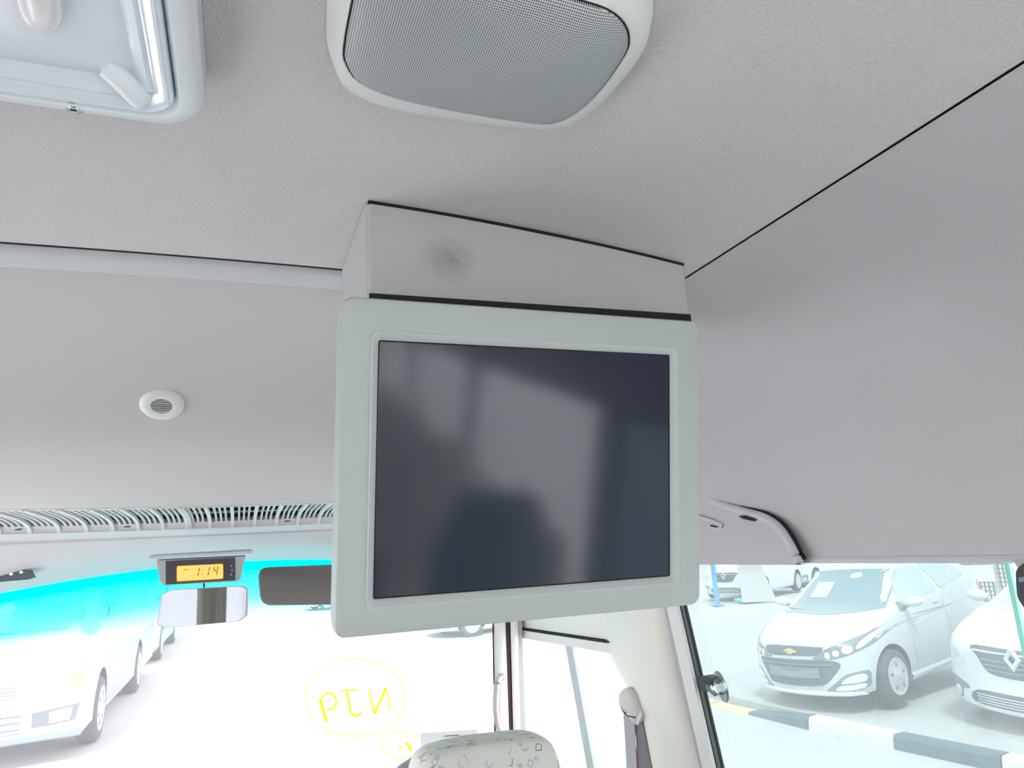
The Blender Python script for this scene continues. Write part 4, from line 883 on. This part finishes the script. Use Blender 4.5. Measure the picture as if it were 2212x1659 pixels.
fg = sym([(.32, .21), (.46, .33), (.55, .405), (.65, .43), (.72, .435), (.715, .34), (.69, .26), (.58, .225), (.45, .205)], 'foglight_housing', 'y', M['lampd'], hb, n=2, off=.004)
for fo, sg in zip(fg, (1, -1)):
    patch('fog_lens', [(sg*a, b_) for a, b_ in ((.50, .315), (.56, .375), (.69, .41), (.69, .33), (.58, .315))], 'y', bv, M['lamp'], fo, off=.012, n=2, rings_=(1, .7, .3))
    patch('fog_lens', [(sg*a, b_) for a, b_ in ((.44, .25), (.50, .295), (.60, .30), (.68, .31), (.67, .265), (.56, .24))], 'y', bv, M['lamp'], fo, off=.012, n=2, rings_=(1, .7, .3))
# splitter line under the bumper
mk('front_splitter', *loft([[(x, front_y(bv, x, .2)-.025+dy, .185+dz) for x in np.linspace(-.62, .66, 17)] for dy, dz in ((0, 0), (-.012, .018), (-.004, .045), (.04, .05), (.04, -.01))], cap=False, closed=False), M['paint_w'], hb, local=True)
sym([(1.27, 1.03), (1.36, 1.16), (1.52, 1.31), (1.72, 1.37), (1.99, 1.375), (2.06, 1.22), (2.13, 1.06), (1.80, 1.04), (1.45, 1.015)], 'front_side_window', 'x', M['carglass_l'], hb, n=3)
sym([(2.12, 1.375), (2.45, 1.37), (2.80, 1.33), (2.93, 1.20), (2.95, 1.14), (2.6, 1.10), (2.24, 1.065), (2.18, 1.2)], 'rear_side_window', 'x', M['carglass_l'], hb, n=3)
sym([(1.16, .93), (1.20, 1.03), (1.27, 1.02), (1.32, .96), (1.28, .93)], 'mirror_sail', 'x', M['lampd'], hb, n=2, rings_=(1, .6, .2))
def side_x(bvh, y, z, sg=1):
    h = bvh.ray_cast(Vector((sg*3, y, z)), Vector((-sg, 0, 0))); return h[0].x if h[0] is not None else sg*.78
for sg in (1, -1):
    # shoulder crease and sill as raised ribs, door seams as fine grooves
    mk('side_crease', *tube([(side_x(bv, y, z, sg)+sg*.000, y, z) for y, z in ((1.06, .70), (1.4, .745), (1.8, .79), (2.2, .85), (2.6, .925))], [.002, .006, .006, .005, .002], 6), M['paint_s'], hb, local=True)
    mk('side_skirt', *loft([[(side_x(bv, y, .27, sg)-sg*.01+sg*dx, y, .20+dz) for y in np.linspace(1.10, 2.68, 9)] for dx, dz in ((-.03, -.03), (.01, -.02), (.024, .02), (.012, .05), (-.01, .055))], cap=False, closed=False), M['paint_s'], hb, local=True)
    for yy in (1.22, 2.16):
        mk('door_seam', *tube([(side_x(bv, y, z, sg), y, z) for y, z in [(yy+.05*(1-k_), .30+.62*k_) for k_ in np.linspace(0, 1, 8)]], .0025, 5), M['plate'], hb, local=True)
    mk('door_handle', *tube([(side_x(bv, y, .93, sg)+sg*.01, y, .93) for y in (1.93, 1.98, 2.05)], .010, 8), M['paint_s'], hb, local=True)
    mc_ = np.array((sg*.90, 1.24, 1.035))
    loops = []
    for u in np.linspace(-1, 1, 9):
        rr_ = math.sqrt(max(.02, 1-u*u)); loops.append([mc_+np.array((sg*u*.115, .05*rr_*math.cos(a)*1.1, .062*rr_*math.sin(a)+.01*u)) for a in np.linspace(0, 2*math.pi, 13)[:-1]])
    mk('door_mirror', *loft(loops), M['paint_w'], hb, local=True, angle=80)
    mk('mirror_foot', *tube([(sg*.75, 1.24, .965), (sg*.83, 1.24, .99)], .02, 8), M['lampd'], hb, local=True)
    patch('tail_light', [(3.28, .88), (3.42, .90), (3.42, 1.0), (3.33, 1.04), (3.22, .98)], 'x', bv, M['red'], hb, sgn=sg, n=2, rings_=(1, .6, .2))
patch('rear_window', [(-.55, 1.08), (0, 1.07), (.55, 1.08), (.48, 1.30), (0, 1.33), (-.48, 1.30)], 'Y', bv, M['carglass'], hb, n=3)
patch('price_sheet', [(-.37, 1.10), (-.37, 1.26), (-.12, 1.26), (-.12, 1.10)], 'y', bv, mat('pale paper behind glass', (.62, .74, .74), .5), hb, off=.008, smooth_out=False, rings_=(1, .5, .1))
patch('rear_view_mirror', [(.06, 1.30), (.20, 1.30), (.18, 1.35), (.07, 1.345)], 'y', bv, bpy.data.materials['pale paper behind glass'], hb, off=.008, n=2, rings_=(1, .5, .1))
mk('wiper', *tube([(x, front_y(bv, x, .99)-.012, .985+.02*abs(x)) for x in np.linspace(-.62, .3, 9)], .007, 6), M['lampd'], hb, local=True)
place(hb, 5.952, 6.917, .097, 76.402, 3.431, 1.566, .974)

# ---- sedan at the right edge
sd = thing('sedan_car', (0, 0, 0), 'pale sedan with diamond emblem cut off by the right edge of the picture', 'car')
SS = [(.00, .16, .66, .76, .45, .70, .68, .52, .76, .79), (.12, .15, .74, .80, .50, .76, .78, .60, .84, .865), (.45, .16, .80, .84, .55, .80, .86, .68, .92, .95), (.95, .17, .82, .86, .60, .82, .94, .70, .98, 1.01), (1.15, .17, .82, .862, .60, .82, .97, .69, 1.02, 1.06),
      (1.45, .17, .82, .865, .60, .82, .98, .64, 1.18, 1.25), (1.85, .17, .82, .865, .60, .82, .99, .58, 1.40, 1.46), (2.1, .17, .82, .865, .60, .82, 1.0, .58, 1.44, 1.50), (2.7, .17, .82, .865, .60, .82, 1.02, .58, 1.43, 1.50), (3.2, .18, .82, .865, .62, .82, 1.03, .57, 1.33, 1.40), (3.6, .19, .81, .86, .62, .80, 1.02, .62, 1.08, 1.13), (4.1, .22, .78, .83, .62, .77, .98, .62, 1.03, 1.07), (4.3, .25, .70, .76, .60, .70, .9, .6, .95, .98)]
wheels_s = [(.76, .80), (-.76, .80), (.76, 3.43), (-.76, 3.43)]
body, bv = car_body(sd, SS, .30, wheels_s, .30, M['paint_w'], L=4.3)
for x, y in wheels_s: wheel(sd, x, y, .305, .18, M['rim'], 7)
patch('windscreen', [(-.74, 1.02), (-.4, 1.0), (0, .99), (.4, 1.0), (.74, 1.02), (.62, 1.36), (.5, 1.42), (0, 1.45), (-.5, 1.42), (-.62, 1.36)], 'y', bv, M['carglass_l'], sd, n=4)
ug = patch('upper_grille', [(-.40, .77), (0, .775), (.40, .77), (.34, .68), (.27, .56), (.18, .525), (0, .515), (-.18, .525), (-.27, .56), (-.34, .68)], 'y', bv, M['grille'], sd, n=3)
for zc_, hw in ((.735, .38), (.66, .31), (.615, .28), (.57, .25)):
    mk('grille_bar', *tube([(x, front_y(bv, x, zc_)-.014, zc_-.0) for x in np.linspace(-hw, hw, 11)], .011 if zc_ > .7 else .007, 6), M['rim'] if zc_ > .7 else M['plate'], ug, local=True)
def diamond(s__): return [(0, .70+.115*s__), (.075*s__, .70), (0, .70-.115*s__), (-.075*s__, .70)]
y_e = front_y(bv, 0, .70)-.03
o_, i_ = [np.array((a, y_e, b_)) for a, b_ in diamond(1)], [np.array((a, y_e-.012, b_)) for a, b_ in diamond(.78)]
i2 = [np.array((a, y_e, b_)) for a, b_ in diamond(.42)]
mk('emblem', *loft([[p+np.array((0, .03, 0)) for p in o_], o_, i_, i2], cap=False), M['rim'], ug, local=True, smooth=False)
lg = patch('lower_grille', [(-.40, .35), (0, .365), (.40, .35), (.45, .23), (0, .22), (-.45, .23)], 'y', bv, M['grille'], sd, n=3, rings_=(1, .8, .5, .2))
for zc_ in (.245, .27, .295, .32): mk('grille_bar', *tube([(x, front_y(bv, x, zc_)-.012, zc_) for x in np.linspace(-.40, .40, 11)], .0055, 6), M['rim'], lg, local=True)
for sg in (1, -1):
    h_ = patch('headlight', [(sg*a, b_) for a, b_ in ((.73, .80), (.62, .775), (.50, .70), (.52, .60), (.58, .545), (.68, .60), (.745, .68))], 'y', bv, M['lamp'], sd, n=3)
    patch('lamp_reflector', [(sg*(.60+.045*math.cos(a)), .665+.05*math.sin(a)) for a in np.linspace(0, 2*math.pi, 9)[:-1]], 'y', bv, M['rim'], h_, off=.011, n=2, rings_=(1, .6, .2))
    patch('lamp_reflector', [(sg*(.675+.03*math.cos(a)), .72+.045*math.sin(a)) for a in np.linspace(0, 2*math.pi, 9)[:-1]], 'y', bv, M['rim'], h_, off=.011, n=2, rings_=(1, .6, .2))
    f_ = patch('foglight_housing', [(sg*a, b_) for a, b_ in ((.74, .42), (.62, .41), (.50, .37), (.50, .335), (.58, .325), (.60, .23), (.68, .215), (.73, .26))], 'y', bv, M['lampd'], sd, n=2, off=.004)
    patch('fog_lens', [(sg*(.655+.042*math.cos(a)), .285+.05*math.sin(a)) for a in np.linspace(0, 2*math.pi, 9)[:-1]], 'y', bv, M['lamp'], f_, off=.012, n=2, rings_=(1, .6, .2))
    mc_ = np.array((sg*.98, 1.42, 1.05)); loops = []
    for u in np.linspace(-1, 1, 9):
        rr_ = math.sqrt(max(.02, 1-u*u)); loops.append([mc_+np.array((sg*u*.12, .06*rr_*math.cos(a), .07*rr_*math.sin(a))) for a in np.linspace(0, 2*math.pi, 13)[:-1]])
    mk('door_mirror', *loft(loops), M['paint_w'], sd, local=True, angle=80)
    mk('mirror_foot', *tube([(sg*.78, 1.42, .98), (sg*.9, 1.42, 1.0)], .02, 8), M['lampd'], sd, local=True)
    patch('front_side_window', [(1.5, 1.04), (1.62, 1.2), (1.95, 1.38), (2.35, 1.42), (2.38, 1.06)], 'x', bv, M['carglass_l'], sd, sgn=sg, n=3)
    patch('rear_side_window', [(2.46, 1.42), (2.9, 1.38), (3.3, 1.22), (3.45, 1.1), (2.48, 1.06)], 'x', bv, M['carglass_l'], sd, sgn=sg, n=3)
patch('rear_window', [(-.55, 1.12), (.55, 1.12), (.5, 1.33), (-.5, 1.33)], 'Y', bv, M['carglass'], sd, n=3)
place(sd, 6.795, 4.98, .103, 80.129, 2.236, -2.655, .981)

def copy_tree(o, parent=None):
    c_ = o.copy(); C.objects.link(c_)
    if parent: c_.parent = parent; c_.matrix_parent_inverse = Matrix()
    for ch in list(o.children): copy_tree(ch, c_)
    return c_
bpy.context.view_layer.update()
def far_car(src, px, py, h, s__, label, zg=.0, grp='parked cars far across the yard'):
    p = on(px, py, z=zg); o = copy_tree(src); o.name = src.name.split('.')[0]; o['label'] = label; o['group'] = grp; place(o, p[0], p[1], zg, h, 0, 0, s__); return o
far_car(sd, 1570, 1298, 62, 1.1, 'pale car front beside the blue pole, left of the hatchback', .05)
far_car(sd, 1700, 1268, 66, 1.0, 'white car partly hidden behind the left side of the hatchback roof', .05)
far_car(hb, 655, 1320, 75, .95, 'small distant car seen beneath the sun visor')
far_car(sd, 925, 1378, 80, 1.0, 'white distant car showing just below the monitor, left of the pillar')

# ------------------------------------------------------------------ blue pole, advert board, fence, back wall
po = thing('blue_pole', on(1550, 1308, z=.03), 'light blue painted pole standing left of the parked hatchback', 'pole')
pb_ = WL[po.name]
mk('shaft', *cyl(pb_+np.array((0, 0, 1.2)), (0, 0, 1), .07, 2.4, 20), M['blue'], po)
mk('foot_plate', *box(pb_+np.array((0, 0, .02)), (.3, .3, .04), bev=.01), M['blue'], po)
sgb = thing('leaning_display_board', on(1640, 1300, z=.05), 'pale grey leaning display board standing between two far cars', 'board')
p0_ = WL[sgb.name]
mk('board_panel', *slab([p0_+np.array(v) for v in ((-.45, .2, 0), (.50, -.2, 0), (.18, 0, 1.2), (-.42, .3, 1.2))], (.03, .05, 0)), mat('pale display board', (.62, .63, .60), .5), sgb, smooth=False)
mk('board_stand', *box(p0_+np.array((0, .4, .06)), (.9, .4, .10), bev=.02), M['cyan'], sgb)
# welded mesh fence behind the hatchback
fb = on(2180, 1330, z=.1); 
A3, B3 = on(1900, 1212, z=1.6)*0, 0
f0 = np.array((15.0, 17.5, .1)); 
def at_depth(px, py, k_): return np.array(EYE)+ray(px, py)*k_
D_ = 14.0
FA, FB = at_depth(1960, 1300, D_+1.2), at_depth(2330, 1300, D_-1.2)
fl = np.array((FB-FA)); fl[2] = 0; Lf = np.linalg.norm(fl); fd = fl/Lf
fe = thing('mesh_fence', (*((FA+FB)/2)[:2], .1), 'grey welded mesh fence with white sign behind the two parked cars', 'fence')
parts = []
nb = int(Lf/.075); zt_ = 2.35
for i in range(nb+1):
    p = np.array((*(FA+fd*i*.075)[:2], .1)); parts.append(box(p+np.array((0, 0, zt_/2)), (.022, .022, zt_)))
for z in np.arange(.2, zt_+.1, .085):
    p = np.array((*((FA+FB)/2)[:2], z)); parts.append(box(p, (Lf, .018, .02), ax=(fd, np.cross((0, 0, 1), fd), (0, 0, 1))))
o = mk('wire_mesh', *merge(*parts), mat('grey fence wire', (.22, .24, .26), .6), fe, smooth=False); o['kind'] = 'stuff'
for i in range(0, nb+1, 24):
    p = np.array((*(FA+fd*i*.075)[:2], .1)); mk('post', *box(p+np.array((0, 0, 1.25)), (.07, .07, 2.5)), M['plastic'], fe, smooth=False)
nf = np.cross(fd, (0, 0, 1)); nf = nf if nf@(np.array(EYE)-FA) > 0 else -nf
fc_ = at_depth(2105, 1238, D_+.1)
mk('sign_plate', *box(fc_+nf*.05, (.75, .02, .32), ax=(fd, nf, (0, 0, 1))), M['paper'], fe, smooth=False)
# long pale wall closing the yard
st('wall_yard', *box((20, 60, 1.5), (160, .3, 3.0)), M['wall_o'], smooth=False)

# ------------------------------------------------------------------ minibuses in the yard on the left
def minibus(label, y_front, grp='white minibuses parked in line on the left'):
    XR = -1.58; Wd = 2.03
    b = thing('minibus', (XR-Wd/2, y_front, 0), label, 'bus', grp)
    Ls = 6.99; W2 = Wd/2
    def sect(y, inz, fw_):
        # half profile: bottom, sill, belt, gutter, roof
        P = [(0, .25), (W2*.93*fw_, .25), (W2*.99*fw_, .33), (W2*fw_, .70), (W2*fw_, 1.05), (W2*.995*fw_, 1.38), (W2*.96*fw_, 1.8), (W2*.91*fw_, 2.2), (W2*.80*fw_, 2.46-inz*.3), (W2*.5*fw_, 2.57-inz*.45), (0, 2.6-inz*.5)]
        return [(x, y, z) for x, z in P]+[(-x, y, z) for x, z in P[-2:0:-1]]
    def nose(y, q):  # front raked from bumper back to the roof
        L_ = sect(y, 0, 1); out = []
        for x, yy, z in L_:
            back = 0
            if z > 1.15: back = (z-1.15)*.55
            bow = .22*(abs(x)/W2)**3
            zz = z
            out.append((x*(1-.02*q), q*0+max(yy, bow+back) if yy < 1.3 else yy, zz))
        return out
    ys_ = [.0, .08, .2, .4, .7, 1.0, 1.3]+[1.3+(Ls-1.3)*k_/14 for k_ in range(1, 15)]
    loops = [nose(y, 0) for y in ys_]
    def capb(s__, dy): 
        base = nose(0, 0); return [(x*s__, y+dy if abs(x) > 0 else y+dy, 1.3+(z-1.3)*s__) for x, y, z in base]
    def frontcap(s__):
        out = []
        for x, y, z in nose(0, 0):
            x2, z2 = x*s__, 1.2+(z-1.2)*s__
            out.append((x2, .22*(abs(x2)/W2)**3+max(0, z2-1.15)*.55-.03*(1-s__), z2))
        return out
    V, Fc = loft([frontcap(.1), frontcap(.35), frontcap(.6), frontcap(.82), frontcap(.94)]+loops)
    me = bpy.data.meshes.new('t'); me.from_pydata(V, [], Fc)
    me.materials.append(M['paint_w']); me.materials.append(M['dark'])
    bm = bmesh.new(); bm.from_mesh(me); bmesh.ops.recalc_face_normals(bm, faces=bm.faces); bm.to_mesh(me); bm.free()
    o = bpy.data.objects.new('tmp', me); C.objects.link(o); cut = []
    for wx in (W2-.1, -W2+.1):
        for wy in (1.05, 1.05+3.935-.25):
            v, f = cyl((wx, wy, .40), (1, 0, 0), .46, .5, 32); cm_ = bpy.data.meshes.new('c'); cm_.from_pydata([tuple(a) for a in v], [], f); cm_.materials.append(M['paint_w']); cm_.materials.append(M['dark'])
            bm = bmesh.new(); bm.from_mesh(cm_); bmesh.ops.recalc_face_normals(bm, faces=bm.faces)
            for q in bm.faces: q.material_index = 1
            bm.to_mesh(cm_); bm.free(); co = bpy.data.objects.new('c', cm_); C.objects.link(co); cut.append(co)
            b2 = o.modifiers.new('b', 'BOOLEAN'); b2.object = co; b2.operation = 'DIFFERENCE'; b2.solver = 'EXACT'
    dg = bpy.context.evaluated_depsgraph_get(); dg.update(); me2 = bpy.data.meshes.new_from_object(o.evaluated_get(dg)); me2.name = 'body'
    bpy.data.objects.remove(o); [bpy.data.objects.remove(c_) for c_ in cut]
    bm = bmesh.new(); bm.from_mesh(me2)
    for f in bm.faces: f.smooth = True
    for e_ in bm.edges:
        if len(e_.link_faces) == 2 and e_.calc_face_angle(0) > R(30): e_.smooth = False
    bm.to_mesh(me2); bv = BVHTree.FromBMesh(bm); bm.free()
    bo = bpy.data.objects.new('body', me2); C.objects.link(bo); bo.parent = b
    P = lambda nm, pts, ax, m_, par=b, **k: patch(nm, pts, ax, bv, m_, par, **{**dict(smooth_out=False), **k})
    P('windscreen', [(-.90, 1.40), (0, 1.36), (.90, 1.40), (.80, 2.22), (0, 2.32), (-.80, 2.22)], 'y', mat('pale bus windscreen', (.60, .64, .67), .15, coat=.6) if 'pale bus windscreen' not in bpy.data.materials else bpy.data.materials['pale bus windscreen'])
    for sg in (1, -1):
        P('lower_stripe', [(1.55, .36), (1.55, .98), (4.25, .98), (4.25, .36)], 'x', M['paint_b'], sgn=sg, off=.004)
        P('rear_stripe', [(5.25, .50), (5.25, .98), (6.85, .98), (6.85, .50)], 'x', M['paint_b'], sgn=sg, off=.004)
        for y0, y1 in ((.85, 1.55), (1.65, 2.75), (2.85, 3.95), (4.05, 5.15), (5.25, 6.35)):
            P('side_window', [(y0+(.3 if y0 < 1 else 0), 1.42), (y1, 1.42), (y1, 2.15), (y0+(.42 if y0 < 1 else 0), 2.15)], 'x', M['carglass_l'], sgn=sg)
        h_ = P('headlight', [(sg*.44, .76), (sg*.52, .93), (sg*.97, .97), (sg*.98, .76)], 'y', M['lamp'], n=3)
        P('indicator', [(sg*.80, .79), (sg*.80, .94), (sg*.95, .955), (sg*.95, .80)], 'y', M['orange'], h_, off=.012)
        f_ = P('foglight_housing', [(sg*.50, .40), (sg*.50, .56), (sg*.93, .60), (sg*.90, .43)], 'y', M['lampd'])
        P('fog_lens', [(sg*.66, .43), (sg*.66, .55), (sg*.87, .57), (sg*.85, .44)], 'y', M['lamp'], f_, off=.012)
        mk('mirror_arm', *tube([(sg*.93, .45, 1.45), (sg*1.14, .30, 1.52), (sg*1.16, .28, 1.95)], .014, 8), M['plastic_d'], b, local=True)
        mk('mirror_head', *box((sg*1.15, .28, 1.80), (.20, .10, .34), bev=.03), M['plastic_d'], b, local=True)
        mk('round_mirror', *lathe((sg*.99, .14, 1.42), (0, -1, -.3), [(.0001, .05), (.07, .04), (.10, 0), (.0001, -.01)], 20), M['plastic_d'], b, local=True)
        for wy in (1.05, 1.05+3.935-.25):
            wh_ = wheel(b, sg*(W2-.10), wy, .38, .22, M['rim'], 6)
    g_ = P('front_grille', [(-.38, .72), (-.38, .88), (.38, .88), (.38, .72)], 'y', M['plastic'])
    for z in (.74, .78, .82, .86): mk('grille_bar', *tube([(x, front_y(bv, x, z)-.012, z) for x in np.linspace(-.34, .34, 7)], .009, 6), M['plastic_d'], g_, local=True)
    bu = P('bumper_grille', [(-.46, .38), (-.46, .58), (.46, .58), (.46, .38)], 'y', M['paint_w'])
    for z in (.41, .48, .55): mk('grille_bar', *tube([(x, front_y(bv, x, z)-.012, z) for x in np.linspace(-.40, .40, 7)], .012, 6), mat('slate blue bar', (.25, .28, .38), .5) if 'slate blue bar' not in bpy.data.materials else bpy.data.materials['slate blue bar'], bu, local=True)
    mk('number_plate', *box((.0, front_y(bv, 0, .48)-.03, .48), (.40, .01, .14)), M['plastic'], b, local=True, smooth=False)
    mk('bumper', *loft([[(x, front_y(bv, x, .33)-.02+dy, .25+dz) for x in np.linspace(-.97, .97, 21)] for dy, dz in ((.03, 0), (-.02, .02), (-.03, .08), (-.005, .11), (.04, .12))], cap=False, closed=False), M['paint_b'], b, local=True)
    mk('wiper', *tube([(x, front_y(bv, x, 1.42)-.02, 1.42+.03*abs(x)) for x in np.linspace(-.2, .75, 7)], .010, 6), M['plastic_d'], b, local=True)
    return b
b1 = minibus('white and pale blue minibus nearest on the left, facing the camera', 9.75)
bpy.context.view_layer.update()
b2 = copy_tree(b1); b2.name = 'minibus'; b2.location = (b1.location[0]-.05, 18.0, 0); b2['label'] = 'second white minibus parked behind the nearest minibus'
# white covers on the driver seat and headrest inside the nearest minibus
mk('seat_cover', *box((.66, .34, 1.60), (.40, .16, .46), ax=((1, 0, 0), (0, .876, .48), (0, -.48, .876)), bev=.04), M['paper'], b1, local=True)
mk('headrest_cover', *lathe((.69, .42, 1.93), (0, 0, 1), [(.0001, -.09), (.06, -.07), (.088, 0), (.06, .07), (.0001, .09)], 18), M['paper'], b1, local=True)
# lamp post behind the minibuses
lp_ = thing('yard_light_post', (-2.9, 30, 0), 'slim white light post rising behind the minibuses', 'post')
mk('shaft', *cyl((-2.9, 30, 3.0), (0, 0, 1), .12, 6.0, 16), M['paper'], lp_)
mk('lamp_head', *box((-2.9, 29.6, 6.0), (.3, 1.0, .12), bev=.03), M['paper'], lp_)

# ------------------------------------------------------------------ daylight portals are left to the renderer; unseen fill lights added behind the camera to brighten the cabin
for i, (x, y) in enumerate(((-.2, -1.2), (-.2, -3.0))):
    l = bpy.data.lights.new('rear_fill_light', 'AREA'); l.shape = 'RECTANGLE'; l.size = .26; l.size_y = .3; l.energy = 3; l.color = (1, .97, .95)
    lo = bpy.data.objects.new('rear_fill_light', l); C.objects.link(lo); lo.location = (x, y, 2.37)
